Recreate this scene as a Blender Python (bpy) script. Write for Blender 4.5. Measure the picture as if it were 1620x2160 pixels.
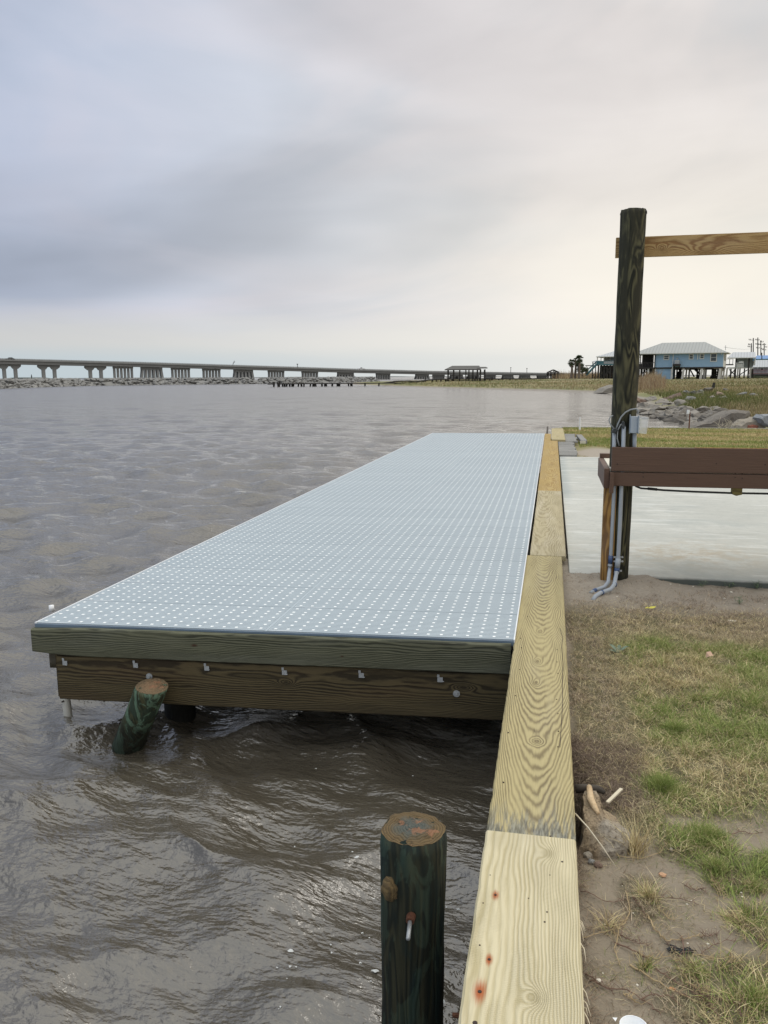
import bpy, math, random
import numpy as np
from mathutils import Vector, Matrix, noise as mnoise
random.seed(7); rng = np.random.default_rng(11)
sc = bpy.context.scene
for o in list(bpy.data.objects): bpy.data.objects.remove(o)
COL = sc.collection
R = math.radians

# ------------------------------------------------------------------ camera
FPX, CH = 1700.0, 1.47                       # focal length in photo pixels, eye height over the cap boards
MC = np.array([[0.97933, -0.028802, 0.200209], [0.20221, 0.163416, -0.965612], [-0.004905, 0.986137, 0.165862]])
cam = bpy.data.cameras.new('camera'); camo = bpy.data.objects.new('camera', cam); COL.objects.link(camo)
cam.sensor_fit = 'VERTICAL'; cam.sensor_height = 24; cam.lens = 24 * FPX / 2160
cam.clip_start = 0.05; cam.clip_end = 20000
m4 = Matrix.Identity(4)
for i in range(3):
    for j in range(3): m4[i][j] = MC[i, j]
m4[2][3] = CH
camo.matrix_world = m4
sc.camera = camo

# ------------------------------------------------------------------ view, sky, sun
sc.view_settings.view_transform = 'Standard'; sc.view_settings.look = 'None'
sc.view_settings.exposure = 0.0; sc.view_settings.gamma = 1.0
sc.cycles.max_bounces = 6; sc.cycles.diffuse_bounces = 3; sc.cycles.glossy_bounces = 3
sc.cycles.transparent_max_bounces = 8
SUN_EL, SUN_AZ = R(52), R(35)               # azimuth from +Y towards +X

class V:                                     # tiny wrapper for writing shader maths
    nt = None
    def __init__(s, k): s.s = k
    @staticmethod
    def m(op, *a):
        n = V.nt.nodes.new('ShaderNodeMath'); n.operation = op
        for i, x in enumerate(a):
            if isinstance(x, V): V.nt.links.new(x.s, n.inputs[i])
            else: n.inputs[i].default_value = x
        return V(n.outputs[0])
    def __add__(a, b): return V.m('ADD', a, b)
    __radd__ = __add__
    def __sub__(a, b): return V.m('SUBTRACT', a, b)
    def __rsub__(a, b): return V.m('SUBTRACT', b, a)
    def __mul__(a, b): return V.m('MULTIPLY', a, b)
    __rmul__ = __mul__
    def __truediv__(a, b): return V.m('DIVIDE', a, b)
    def __rtruediv__(a, b): return V.m('DIVIDE', b, a)
def sin(a): return V.m('SINE', a)
def exp(a): return V.m('EXPONENT', a)
def sqrt(a): return V.m('SQRT', a)
def powr(a, b): return V.m('POWER', a, b)
def mx(a, b): return V.m('MAXIMUM', a, b)
def mn(a, b): return V.m('MINIMUM', a, b)
def clamp(a): return mn(mx(a, 0.0), 1.0)
def step(a, lo, hi):
    n = V.nt.nodes.new('ShaderNodeMapRange'); n.interpolation_type = 'SMOOTHSTEP'; n.clamp = True
    V.nt.links.new(a.s, n.inputs[0]); n.inputs[1].default_value = lo; n.inputs[2].default_value = hi
    return V(n.outputs[0])
def comb(x, y, z):
    n = V.nt.nodes.new('ShaderNodeCombineXYZ')
    for i, a in enumerate((x, y, z)):
        if isinstance(a, V): V.nt.links.new(a.s, n.inputs[i])
        else: n.inputs[i].default_value = a
    return V(n.outputs[0])
def sep(v):
    n = V.nt.nodes.new('ShaderNodeSeparateXYZ'); V.nt.links.new(v.s, n.inputs[0])
    return V(n.outputs[0]), V(n.outputs[1]), V(n.outputs[2])
def coord(kind='Object'):
    return V(V.nt.nodes.new('ShaderNodeTexCoord').outputs[kind])
def wpos(): return V(V.nt.nodes.new('ShaderNodeNewGeometry').outputs['Position'])
def objrand(): return V(V.nt.nodes.new('ShaderNodeObjectInfo').outputs['Random'])
def noise(v, scale=1.0, detail=3.0, rough=0.5, dist=0.0, stretch=None, w=None):
    if stretch:
        mp = V.nt.nodes.new('ShaderNodeVectorMath'); mp.operation = 'MULTIPLY'
        V.nt.links.new(v.s, mp.inputs[0]); mp.inputs[1].default_value = stretch; v = V(mp.outputs[0])
    n = V.nt.nodes.new('ShaderNodeTexNoise')
    if w is not None:
        n.noise_dimensions = '4D'
        if isinstance(w, V): V.nt.links.new(w.s, n.inputs['W'])
        else: n.inputs['W'].default_value = w
    V.nt.links.new(v.s, n.inputs['Vector'])
    n.inputs['Scale'].default_value = scale; n.inputs['Detail'].default_value = detail
    n.inputs['Roughness'].default_value = rough; n.inputs['Distortion'].default_value = dist
    return V(n.outputs[0])
def voro(v, scale, feature='F1', rnd=1.0):
    n = V.nt.nodes.new('ShaderNodeTexVoronoi'); n.feature = feature
    V.nt.links.new(v.s, n.inputs['Vector']); n.inputs['Scale'].default_value = scale
    n.inputs['Randomness'].default_value = rnd
    return V(n.outputs['Distance']), (V(n.outputs['Color']) if feature == 'F1' else None)
def _c(x): return (x[0], x[1], x[2], 1.0)
def mix(f, a, b):
    n = V.nt.nodes.new('ShaderNodeMix'); n.data_type = 'RGBA'; n.clamp_factor = True
    if isinstance(f, V): V.nt.links.new(f.s, n.inputs[0])
    else: n.inputs[0].default_value = f
    for i, x in ((6, a), (7, b)):
        if isinstance(x, V): V.nt.links.new(x.s, n.inputs[i])
        else: n.inputs[i].default_value = _c(x)
    return V(n.outputs[2])
def attr(name):
    n = V.nt.nodes.new('ShaderNodeAttribute'); n.attribute_name = name
    return V(n.outputs['Color'])
def material(name, fn, **kw):
    mt = bpy.data.materials.new(name); mt.use_nodes = True
    nt = mt.node_tree; V.nt = nt
    b = nt.nodes['Principled BSDF']
    b.inputs['Roughness'].default_value = kw.get('rough', 0.8)
    b.inputs['Metallic'].default_value = kw.get('metal', 0.0)
    if 'spec' in kw: b.inputs['Specular IOR Level'].default_value = kw['spec']
    if 'ior' in kw: b.inputs['IOR'].default_value = kw['ior']
    if 'trans' in kw: b.inputs['Transmission Weight'].default_value = kw['trans']
    if 'alpha' in kw: b.inputs['Alpha'].default_value = kw['alpha']
    r = fn()
    if not isinstance(r, dict): r = {'col': r}
    c = r['col']
    if isinstance(c, V): nt.links.new(c.s, b.inputs['Base Color'])
    else: b.inputs['Base Color'].default_value = _c(c)
    if 'rough' in r: nt.links.new(r['rough'].s, b.inputs['Roughness'])
    if 'bump' in r:
        bp = nt.nodes.new('ShaderNodeBump'); bp.inputs['Distance'].default_value = r.get('bd', 0.01)
        bp.inputs['Strength'].default_value = r.get('bs', 0.6)
        nt.links.new(r['bump'].s, bp.inputs['Height']); nt.links.new(bp.outputs[0], b.inputs['Normal'])
    return mt

world = bpy.data.worlds.new('World'); sc.world = world; world.use_nodes = True
nt = world.node_tree; V.nt = nt
bg = nt.nodes['Background']
sky = nt.nodes.new('ShaderNodeTexSky'); sky.sky_type = 'NISHITA'; sky.sun_disc = False
sky.sun_elevation = SUN_EL; sky.sun_rotation = SUN_AZ; sky.dust_density = 3.0
def sky_clouds():
    d = coord('Generated')                   # world direction
    x, y, z = sep(d)
    az = V.m('ARCTAN2', x, y)                # 0 along +Y, positive to the right (+X)
    el = z
    side = step(az, -0.78, 0.16)             # blue-grey west, warm bright east
    e2 = sqrt(mx(el, 0.0) + 0.02)
    p = comb(az * 1.5, e2 * 4.2, 0.37)
    n1 = noise(p, 1.1, 3.0, 0.5, 0.5)
    n2 = noise(comb(az * 2.0 + e2 * 1.2, e2 * 9.0, 1.9), 1.5, 5.0, 0.55, 0.5)
    n3 = noise(comb(az * 1.2 - e2, e2 * 3.0, 7.7), 2.4, 4.0, 0.55, 0.6)
    c = mix(side, (0.43, 0.475, 0.585), (0.80, 0.785, 0.765))
    md = (step(n1, 0.33, 0.67) - 0.5) * 0.28 + (step(n3, 0.30, 0.70) - 0.5) * 0.13 + (n2 - 0.5) * 0.20
    tint = mix(step(n3 + az * 0.3, 0.25, 0.6), (0.97, 1.0, 1.035), (1.03, 0.99, 0.985))
    tm = V.nt.nodes.new('ShaderNodeVectorMath'); tm.operation = 'MULTIPLY'
    V.nt.links.new(c.s, tm.inputs[0]); V.nt.links.new(tint.s, tm.inputs[1]); c = V(tm.outputs[0])
    belt = exp(0.0 - powr((el - 0.135 + az * 0.02) / 0.05, 2.0)) * (1.0 - step(az, -0.12, 0.12) * 0.75) * step(n2, 0.22, 0.6)
    g0 = V.nt.nodes.new('ShaderNodeVectorMath'); g0.operation = 'SCALE'
    gk = (1.0 + md) * (1.0 - belt * 0.10)
    V.nt.links.new(c.s, g0.inputs[0]); V.nt.links.new(gk.s, g0.inputs['Scale']); c = V(g0.outputs[0])
    glow = exp(0.0 - powr((az - 0.22) / 0.36, 2.0) - powr((el - 0.12) / 0.12, 2.0))
    c = mix(glow * (0.72 + md), c, (1.0, 0.945, 0.82))
    low = 1.0 - step(el + (n2 - 0.5) * 0.05, 0.035, 0.095)
    c = mix(low * 0.88, c, mix(side, (0.64, 0.645, 0.63), (0.95, 0.92, 0.85)))
    hz = (1.0 - step(el + (n2 - 0.5) * 0.02, 0.012, 0.045)) * (1.0 - side * 0.8)
    c = mix(hz * 0.8, c, (0.52, 0.63, 0.69))
    # unseen high sky, brightened and tinted to light the scene and near water
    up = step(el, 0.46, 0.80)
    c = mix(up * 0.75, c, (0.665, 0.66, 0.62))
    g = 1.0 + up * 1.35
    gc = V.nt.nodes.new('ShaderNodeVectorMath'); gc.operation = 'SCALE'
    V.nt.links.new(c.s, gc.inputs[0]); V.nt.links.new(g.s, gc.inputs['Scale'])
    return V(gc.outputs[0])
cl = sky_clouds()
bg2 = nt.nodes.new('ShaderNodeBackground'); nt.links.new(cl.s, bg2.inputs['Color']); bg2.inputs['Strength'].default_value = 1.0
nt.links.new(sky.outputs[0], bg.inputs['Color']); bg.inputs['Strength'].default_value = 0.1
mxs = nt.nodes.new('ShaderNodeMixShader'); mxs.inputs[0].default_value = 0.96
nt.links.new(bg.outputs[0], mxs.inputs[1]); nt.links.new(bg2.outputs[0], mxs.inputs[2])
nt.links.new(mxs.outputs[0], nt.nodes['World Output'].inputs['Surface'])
world.cycles.sampling_method = 'MANUAL'; world.cycles.sample_map_resolution = 512

sl = bpy.data.lights.new('sun', 'SUN'); slo = bpy.data.objects.new('sun', sl); COL.objects.link(slo)
sl.energy = 0.5; sl.angle = R(24); sl.color = (1.0, 0.95, 0.86)
sd = Vector((math.sin(SUN_AZ) * math.cos(SUN_EL), math.cos(SUN_AZ) * math.cos(SUN_EL), math.sin(SUN_EL)))
slo.rotation_euler = sd.to_track_quat('Z', 'Y').to_euler(); slo.location = (4, -4, 30)

# ------------------------------------------------------------------ helpers
def atz(x, y, z=0.0):                        # where the sight line through a photo pixel meets height z
    d = MC @ np.array([(x - 810) / FPX, -(y - 1080) / FPX, -1.0]); t = (z - CH) / d[2]
    return Vector(np.array([0, 0, CH]) + d * t)
def atd(x, y, dist):                         # the point at that depth
    d = MC @ np.array([(x - 810) / FPX, -(y - 1080) / FPX, -1.0])
    return Vector(np.array([0, 0, CH]) + d * dist)
def aty(x, y, Y):
    d = MC @ np.array([(x - 810) / FPX, -(y - 1080) / FPX, -1.0])
    return Vector(np.array([0, 0, CH]) + d * (Y / d[1]))
def wloc(o):
    v = Vector((0, 0, 0))
    while o is not None: v = v + o.location; o = o.parent
    return v
def tag(o, label=None, cat=None, group=None, kind=None):
    if label: o['label'] = label
    if cat: o['category'] = cat
    if group: o['group'] = group
    if kind: o['kind'] = kind
    return o
def thing(name, loc, label, cat, group=None):
    o = bpy.data.objects.new(name, None); COL.objects.link(o); o.location = loc
    o.empty_display_size = 0.2
    return tag(o, label, cat, group)
class MB:
    def __init__(s): s.v = []; s.f = []; s.mi = []; s.cur = 0
    def add(s, vs, fs):
        b = len(s.v); s.v += [tuple(p) for p in vs]; s.f += [tuple(b + i for i in f) for f in fs]; s.mi += [s.cur] * len(fs)
        return s
    def box(s, a, b, rz=0.0, c=None):
        x0, y0, z0 = a; x1, y1, z1 = b
        vs = [Vector(p) for p in ((x0,y0,z0),(x1,y0,z0),(x1,y1,z0),(x0,y1,z0),(x0,y0,z1),(x1,y0,z1),(x1,y1,z1),(x0,y1,z1))]
        if rz:
            c = Vector(c) if c else Vector(((x0+x1)/2, (y0+y1)/2, 0)); m = Matrix.Rotation(rz, 3, 'Z')
            vs = [m @ (p - c) + c for p in vs]
        return s.add(vs, [(0,3,2,1),(4,5,6,7),(0,1,5,4),(1,2,6,5),(2,3,7,6),(3,0,4,7)])
    def hexa(s, bot, top):                    # 4 bottom, 4 top corners
        return s.add(list(bot) + list(top), [(0,3,2,1),(4,5,6,7),(0,1,5,4),(1,2,6,5),(2,3,7,6),(3,0,4,7)])
    def bar(s, p, q, w, h=None, up=(0,0,1)):
        p, q = Vector(p), Vector(q); h = h or w; d = (q - p).normalized(); u = Vector(up)
        if abs(d.dot(u)) > 0.95: u = Vector((0, 1, 0))
        a = d.cross(u).normalized() * w / 2; b = a.cross(d).normalized() * h / 2
        return s.hexa([p-a-b, p+a-b, q+a-b, q-a-b], [p-a+b, p+a+b, q+a+b, q-a+b])
    def tube(s, pts, r, n=10, cap=True):
        pts = [Vector(p) for p in pts]; rs = r if isinstance(r, (list, tuple)) else [r] * len(pts)
        rings = []; prev = None
        for i, p in enumerate(pts):
            d = (pts[min(i+1, len(pts)-1)] - pts[max(i-1, 0)]).normalized()
            if prev is None: a = d.orthogonal().normalized()
            else: a = (prev - d * prev.dot(d)).normalized()
            prev = a; b = d.cross(a)
            rings.append([p + (a * math.cos(2*math.pi*k/n) + b * math.sin(2*math.pi*k/n)) * rs[i] for k in range(n)])
        vs = [q for rg in rings for q in rg]; fs = []
        for i in range(len(pts) - 1):
            for k in range(n):
                k2 = (k + 1) % n; fs.append((i*n+k, i*n+k2, (i+1)*n+k2, (i+1)*n+k))
        if cap: fs += [tuple(reversed(range(n))), tuple((len(pts)-1)*n + k for k in range(n))]
        return s.add(vs, fs)
    def build(s, name, mt, parent=None, smooth=False, bevel=0.0, local=False):
        off = Vector((0, 0, 0)) if (parent is None or local) else wloc(parent)
        me = bpy.data.meshes.new(name)
        me.from_pydata([(p[0]-off.x, p[1]-off.y, p[2]-off.z) for p in s.v], [], s.f)
        for mm in (mt if isinstance(mt, (list, tuple)) else [mt]): me.materials.append(mm)
        if isinstance(mt, (list, tuple)): me.polygons.foreach_set('material_index', s.mi)
        if smooth: me.polygons.foreach_set('use_smooth', [True] * len(me.polygons))
        me.update()
        o = bpy.data.objects.new(name, me); COL.objects.link(o); o.parent = parent
        if bevel:
            b = o.modifiers.new('bevel', 'BEVEL'); b.width = bevel; b.segments = 2; b.limit_method = 'ANGLE'
            b.harden_normals = False
        return o
def npmesh(name, verts, faces_flat, fsize, mt, col=None, smooth=False):
    me = bpy.data.meshes.new(name)
    me.vertices.add(len(verts)); me.vertices.foreach_set('co', np.asarray(verts, np.float32).ravel())
    nl = len(faces_flat); me.loops.add(nl); me.loops.foreach_set('vertex_index', np.asarray(faces_flat, np.int32))
    fs = np.asarray(fsize, np.int32); me.polygons.add(len(fs))
    st = np.concatenate([[0], np.cumsum(fs)[:-1]]).astype(np.int32)
    me.polygons.foreach_set('loop_start', st); me.polygons.foreach_set('loop_total', fs)
    if smooth: me.polygons.foreach_set('use_smooth', np.ones(len(fs), bool))
    me.update(calc_edges=True); me.validate()
    if col is not None:
        a = me.color_attributes.new('Col', 'FLOAT_COLOR', 'POINT')
        c4 = np.ones((len(verts), 4), np.float32); c4[:, :3] = col; a.data.foreach_set('color', c4.ravel())
    me.materials.append(mt)
    o = bpy.data.objects.new(name, me); COL.objects.link(o)
    return o
def grid_faces(nu, nv):
    i = np.arange(nu - 1)[:, None]; j = np.arange(nv - 1)[None, :]
    a = i * nv + j
    f = np.stack([a, a + nv, a + nv + 1, a + 1], -1).reshape(-1)
    return f, np.full((nu-1)*(nv-1), 4)
class Fbm:                                    # smooth 2-D value noise in numpy
    def __init__(s, seed): s.t = np.random.default_rng(seed).random((256, 256)).astype(np.float64)
    def one(s, x, y):
        xi = np.floor(x).astype(int); yi = np.floor(y).astype(int); fx = x - xi; fy = y - yi
        fx = fx*fx*(3-2*fx); fy = fy*fy*(3-2*fy); t = s.t
        a = t[xi & 255, yi & 255]; b = t[(xi+1) & 255, yi & 255]; c = t[xi & 255, (yi+1) & 255]; d = t[(xi+1) & 255, (yi+1) & 255]
        return (a*(1-fx)+b*fx)*(1-fy) + (c*(1-fx)+d*fx)*fy
    def __call__(s, x, y, sc=1.0, o=4):
        v = 0; a = 0.5; tot = 0; x = np.asarray(x, float)*sc; y = np.asarray(y, float)*sc
        for k in range(o): v = v + a*s.one(x + 17.3*k, y - 9.1*k); tot += a; a *= 0.5; x = x*2.03; y = y*2.03
        return v / tot
FB = Fbm(3)

# ------------------------------------------------------------------ materials
def plain(name, c, rough=0.7, metal=0.0, var=0.25, scale=6.0, bump=0.0, **kw):
    def fn():
        p = coord(); n = noise(p, scale, 5.0, 0.6)
        a = tuple(x * (1 - var) for x in c); b = tuple(min(1, x * (1 + var)) for x in c)
        r = {'col': mix(n, a, b), 'rough': clamp(n * 0.3 + (rough - 0.15))}
        if bump: r['bump'] = noise(p, scale * 5, 5.0, 0.6); r['bs'] = bump; r['bd'] = 0.01
        return r
    return material(name, fn, rough=rough, metal=metal, **kw)

def wood(name, light, darkc, ka=300.0, kl=4.0, acr=0.0, knots=(), wob=2.0, fibre=0.5, stain=None, rust=(), cross=0.0,
         grey=(0.42, 0.40, 0.36), weather=0.2, contrast=1.0, bd=0.004, crack=0.55, axis=0, spec=0.25, rustc=(0.36, 0.085, 0.02)):
    # object space: X along the board, Y across, Z through it
    def fn():
        p = coord(); x, y, z = sep(p)
        if axis == 2: x, z = z, x
        if axis == 1: x, y = y, x
        rv = objrand() * 40.0
        q = comb(x * 1.0, y * 3.0, z * 3.0)
        n1 = noise(q, 1.6, 2.0, 0.5, w=rv)
        n2 = noise(comb(x * 6.0, y * 30.0, z * 30.0), 1.0, 3.0, 0.5, w=rv)
        ya = y - acr + (n1 - 0.5) * 0.07
        ph = ya * ya * ka * -1.0 + x * kl + z * 30.0 + (n1 - 0.5) * wob * 3.0 + (n2 - 0.5) * 1.5 + (noise(comb(x * 2.6, y * 16.0, z * 16.0), 1.0, 2.0, 0.5, w=rv) - 0.5) * 1.6
        kd = None
        for (kx, ky, sx, sy, amp) in knots:
            e = exp(0.0 - powr((x - kx) / sx, 2.0) - powr((y - ky) / sy, 2.0))
            ph = ph + e * amp
            kd = e if kd is None else mx(kd, e)
        w = sin(ph * 6.2832) * 0.5 + 0.5
        w = powr(w, 1.6) * (0.45 + 1.0 * step(noise(comb(x * 1.6, y * 14.0, z * 14.0), 1.0, 3.0, 0.6, w=rv), 0.3, 0.62))
        fib = noise(comb(x * 8.0, y * 260.0, z * 260.0), 1.0, 3.0, 0.65, w=rv)
        tone = noise(comb(x * 1.3, y * 9.0, z * 9.0), 1.0, 4.0, 0.6, w=rv)
        c = mix(clamp(w * contrast), light, darkc)
        c = mix((fib - 0.35) * fibre, c, tuple(v * 0.62 for v in darkc))
        c = mix(step(tone, 0.45, 0.75) * weather, c, grey)
        c = mix(step(1.0 - tone, 0.45, 0.8) * 0.25, c, tuple(min(1, v * 1.18) for v in light))
        h = w * -0.5 + fib * 0.6
        if cross:
            cr = sin(x * 6.2832 / 0.006 + n1 * 4.0) * step(noise(comb(x * 3.0, y * 12.0, 0.0), 1.0, 3.0), 0.42, 0.6)
            c = mix(clamp(cr) * cross, c, darkc); h = h + cr * 0.25
        if kd is not None: c = mix(step(kd, 0.55, 0.95) * 0.45, c, tuple(v * 0.75 for v in darkc))
        if crack:
            ck = noise(comb(x * 2.2, y * 75.0, z * 75.0), 1.0, 2.0, 0.5, 0.3, w=rv)
            k = step(ck, 0.735, 0.775) * crack
            c = mix(k, c, tuple(v * 0.18 for v in darkc)); h = h - k * 2.0
        if stain:                             # weathered grey streaks near one end: (x centre, half width, strength)
            sx0, sw, ss = stain
            e = exp(0.0 - powr((x - sx0) / sw, 2.0))
            st = step(noise(comb(x * 7.0, y * 70.0, z * 40.0), 1.0, 5.0, 0.65) + e * 0.20 - 0.13, 0.44, 0.56)
            gs = noise(comb(x * 18.0, y * 160.0, z * 40.0), 1.0, 4.0, 0.7)
            c = mix(st * e * ss * 0.85, c, mix(step(gs, 0.35, 0.65), (0.07, 0.075, 0.07), (0.27, 0.275, 0.24)))
        for (rx, ry, rr) in rust:
            dd = sqrt(powr((x - rx) * 0.42, 2.0) + powr(y - ry, 2.0)) + (fib - 0.5) * rr * 0.9
            c = mix((1.0 - step(dd, rr * 0.15, rr)) * 0.95, c, rustc)
        return {'col': c, 'bump': h, 'bd': bd, 'bs': 0.7}
    return material(name, fn, rough=0.72, spec=spec)

def pile_mat(name, a, b, c3, green=0.0):
    def fn():
        p = coord(); x, y, z = sep(p)
        q = comb(x * 1.0, y * 1.0, z * 0.16)
        n0 = noise(q, 9.0, 2.0, 0.5, 0.8)
        w = sin((n0 * 9.0 + z * 0.35) * 6.2832) * 0.5 + 0.5
        fib = noise(comb(x * 90.0, y * 90.0, z * 4.0), 1.0, 4.0, 0.65)
        big = noise(comb(x * 8.0, y * 8.0, z * 2.4), 1.0, 4.0, 0.6, 0.6)
        col = mix(powr(w, 1.4), a, b)
        col = mix(step(big, 0.46, 0.60), col, c3)
        if green: col = mix(step(noise(comb(x * 16.0, y * 16.0, z * 4.5), 1.0, 4.0, 0.6, 0.9), 0.49, 0.55) * green, col, (0.135, 0.22, 0.15))
        col = mix((fib - 0.4) * 0.9, col, tuple(v * 0.35 for v in a))
        wet = 1.0 - step(z + (big - 0.5) * 0.25, 0.04, 0.26)
        col = mix(wet * 0.75, col, (0.010, 0.011, 0.009))
        return {'col': col, 'bump': fib * 0.8 - w * 0.35 + big * 0.5, 'bd': 0.006, 'bs': 0.8}
    return material(name, fn, rough=0.78, spec=0.25)

def rings_mat(name, c1, c2, c3):
    def fn():
        p = coord(); x, y, z = sep(p)
        n = noise(p, 12.0, 3.0, 0.6)
        r = sqrt(x * x + y * y) + (n - 0.5) * 0.022
        w = sin(r * 6.2832 / 0.0085) * 0.5 + 0.5
        b = noise(p, 26.0, 5.0, 0.7)
        c = mix(w * 0.7, c1, c2)
        c = mix(step(r + (b - 0.5) * 0.05, 0.075, 0.03), c, c3)
        c = mix(step(b, 0.5, 0.72) * 0.75, c, tuple(v * 0.22 for v in c1))
        c = mix(step(noise(p, 22.0, 4.0, 0.6) + (0.07 - r) * 1.6, 0.60, 0.67) * 0.75, c, (0.30, 0.15, 0.08))
        return {'col': c, 'bump': b + w * 0.3, 'bd': 0.01, 'bs': 0.9}
    return material(name, fn, rough=0.85)

M = {}
# the coping boards, each with a grain of its own (X runs away from the camera)
CW_L, CW_D = (0.66, 0.585, 0.345), (0.40, 0.325, 0.15)
M['cap1'] = wood('coping_wood_pale', (0.63, 0.57, 0.385), (0.43, 0.37, 0.205), ka=200, kl=0.3, acr=0.20, wob=0.35, contrast=0.6,
                 knots=[(0.447, -0.028, 0.035, 0.026, 4.6), (1.058, -0.055, 0.045, 0.03, 3.4)], cross=0.22, weather=0.25, crack=0.3,
                 grey=(0.62, 0.59, 0.50), rust=[(0.441, 0.102, 0.024), (0.555, 0.088, 0.013), (0.819, 0.090, 0.014)])
M['cap2'] = wood('coping_wood_arched', (0.46, 0.395, 0.205), (0.205, 0.165, 0.085), ka=430, kl=11.0, acr=-0.01, wob=1.2, contrast=0.7,
                 knots=[(0.694, -0.005, 0.035, 0.028, 3.0), (1.64, 0.011, 0.05, 0.02, 3.0), (2.15, 0.005, 0.05, 0.02, 2.2), (1.34, 0.012, 0.05, 0.02, 2.5)],
                 weather=0.12, stain=(-0.02, 0.19, 1.0), crack=0.6)
M['cap3'] = wood('coping_wood_tan', (0.45, 0.395, 0.25), (0.31, 0.26, 0.15), ka=240, kl=3.0, acr=0.06, wob=1.4, contrast=0.8, weather=0.35,
                 grey=(0.62, 0.57, 0.45), cross=0.15, crack=0.5)
M['cap4'] = wood('coping_wood_golden', (0.43, 0.315, 0.12), (0.31, 0.20, 0.06), ka=220, kl=2.2, acr=-0.03, wob=3.0, contrast=0.9, weather=0.1,
                 knots=[(0.6, 0.03, 0.3, 0.05, 3.0), (3.2, -0.03, 0.3, 0.05, 3.0)], crack=0.2)
M['cap5'] = wood('coping_wood_straw', (0.46, 0.40, 0.225), (0.33, 0.27, 0.13), ka=220, kl=2.2, wob=1.0, contrast=0.7, crack=0.3)
M['oldplank'] = wood('weathered_grey_plank', (0.30, 0.30, 0.285), (0.19, 0.19, 0.18), ka=100, kl=2.0, weather=0.4, grey=(0.4, 0.4, 0.38))
M['fascia'] = wood('dock_fascia_wood', (0.145, 0.150, 0.098), (0.045, 0.048, 0.032), ka=330, kl=0.4, acr=0.13, wob=0.5, contrast=1.0, weather=0.35,
                   grey=(0.19, 0.20, 0.165), rust=[(1.02, 0.012, 0.013), (1.9, -0.02, .007)], crack=0.5, fibre=0.8, rustc=(0.05, 0.022, 0.012))
M['rim'] = wood('dock_rim_beam_wood', (0.105, 0.083, 0.042), (0.030, 0.024, 0.013), ka=240, kl=0.7, acr=0.11, wob=0.8, contrast=1.0, weather=0.15,
                knots=[(1.42, 0.03, 0.05, 0.02, 4.0), (2.45, 0.05, 0.06, 0.02, -4.0), (1.2, 0.06, 0.3, 0.03, 2.0)],
                grey=(0.12, 0.06, 0.03), crack=0.5, fibre=0.8)
M['joist'] = wood('dock_joist_wood', (0.10, 0.085, 0.05), (0.05, 0.042, 0.025))
M['rail'] = wood('overhead_rail_wood', (0.42, 0.285, 0.125), (0.235, 0.125, 0.045), ka=700, kl=3.0, acr=0.03, wob=2.2, contrast=0.85, weather=0.1, fibre=0.3,
                 knots=[(0.32, -0.02, 0.035, 0.026, 4.0), (0.62, -0.05, 0.13, 0.05, 5.0)], crack=0.0)
M['leg'] = wood('bench_leg_wood', (0.36, 0.21, 0.065), (0.15, 0.075, 0.022), ka=900, kl=0.6, wob=0.8, axis=2, crack=0.2)
M['post'] = pile_mat('creosoted_post_wood', (0.014, 0.015, 0.010), (0.105, 0.098, 0.052), (0.034, 0.033, 0.021))
M['pile'] = pile_mat('mossy_pile_wood', (0.011, 0.014, 0.010), (0.036, 0.036, 0.020), (0.011, 0.022, 0.020), green=0.12)
M['pilelean'] = pile_mat('green_stained_pile_wood', (0.028, 0.036, 0.02), (0.085, 0.085, 0.042), (0.04, 0.062, 0.042), green=0.95)
M['darkpile'] = pile_mat('wet_dark_pile_wood', (0.012, 0.012, 0.01), (0.03, 0.028, 0.02), (0.02, 0.02, 0.016))
M['cut'] = rings_mat('mossy_cut_timber', (0.155, 0.105, 0.042), (0.075, 0.05, 0.022), (0.085, 0.095, 0.08))
M['cut2'] = rings_mat('fresh_cut_timber', (0.20, 0.14, 0.075), (0.10, 0.07, 0.04), (0.22, 0.14, 0.075))
def fpanel():
    p = coord(); n = noise(p, 3.0, 4.0, 0.6, w=objrand() * 30.0); r = objrand()
    c = mix(n * 0.7 + r * 0.3, (0.34, 0.41, 0.455), (0.43, 0.50, 0.54))
    return {'col': c, 'rough': n * 0.25 + 0.35}
M['panel'] = material('deck_panel_plastic', fpanel, rough=0.45)
M['stud'] = plain('white_stud_plastic', (0.86, 0.90, 0.90), 0.5, var=0.05)
M['trim'] = plain('white_edge_trim', (0.80, 0.84, 0.87), 0.4, var=0.08)
M['bluetrim'] = plain('slate_blue_trim', (0.12, 0.17, 0.23), 0.4, var=0.3)
M['galv'] = plain('galvanised_steel', (0.40, 0.42, 0.43), 0.45, 0.5, var=0.3, scale=60, bump=0.3)
M['rusty'] = plain('rusty_steel', (0.16, 0.065, 0.035), 0.85, 0.2, var=0.6, scale=120, bump=0.9)
M['nail'] = plain('dark_nail_steel', (0.05, 0.035, 0.03), 0.6, 0.6, var=0.4, scale=200)
M['pvc'] = plain('grey_conduit_plastic', (0.34, 0.38, 0.42), 0.45, var=0.12, scale=12)
M['pvcw'] = plain('dirty_white_pvc', (0.50, 0.50, 0.45), 0.5, var=0.2, scale=20)
M['bluecem'] = plain('blue_pipe_cement', (0.05, 0.09, 0.20), 0.4, var=0.5, scale=40)
M['cable'] = plain('black_conduit', (0.035, 0.04, 0.042), 0.5, var=0.2)
M['cableg'] = plain('grey_cable_jacket', (0.27, 0.29, 0.30), 0.5, var=0.1)
M['box'] = plain('grey_box_plastic', (0.33, 0.38, 0.43), 0.45, var=0.12)
M['outlet'] = plain('beige_outlet_plastic', (0.62, 0.62, 0.5), 0.4, var=0.05)
def fclear():
    return {'col': (0.8, 0.83, 0.85)}
M['clear'] = material('clear_cover_plastic', fclear, rough=0.12, alpha=0.33)
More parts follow.
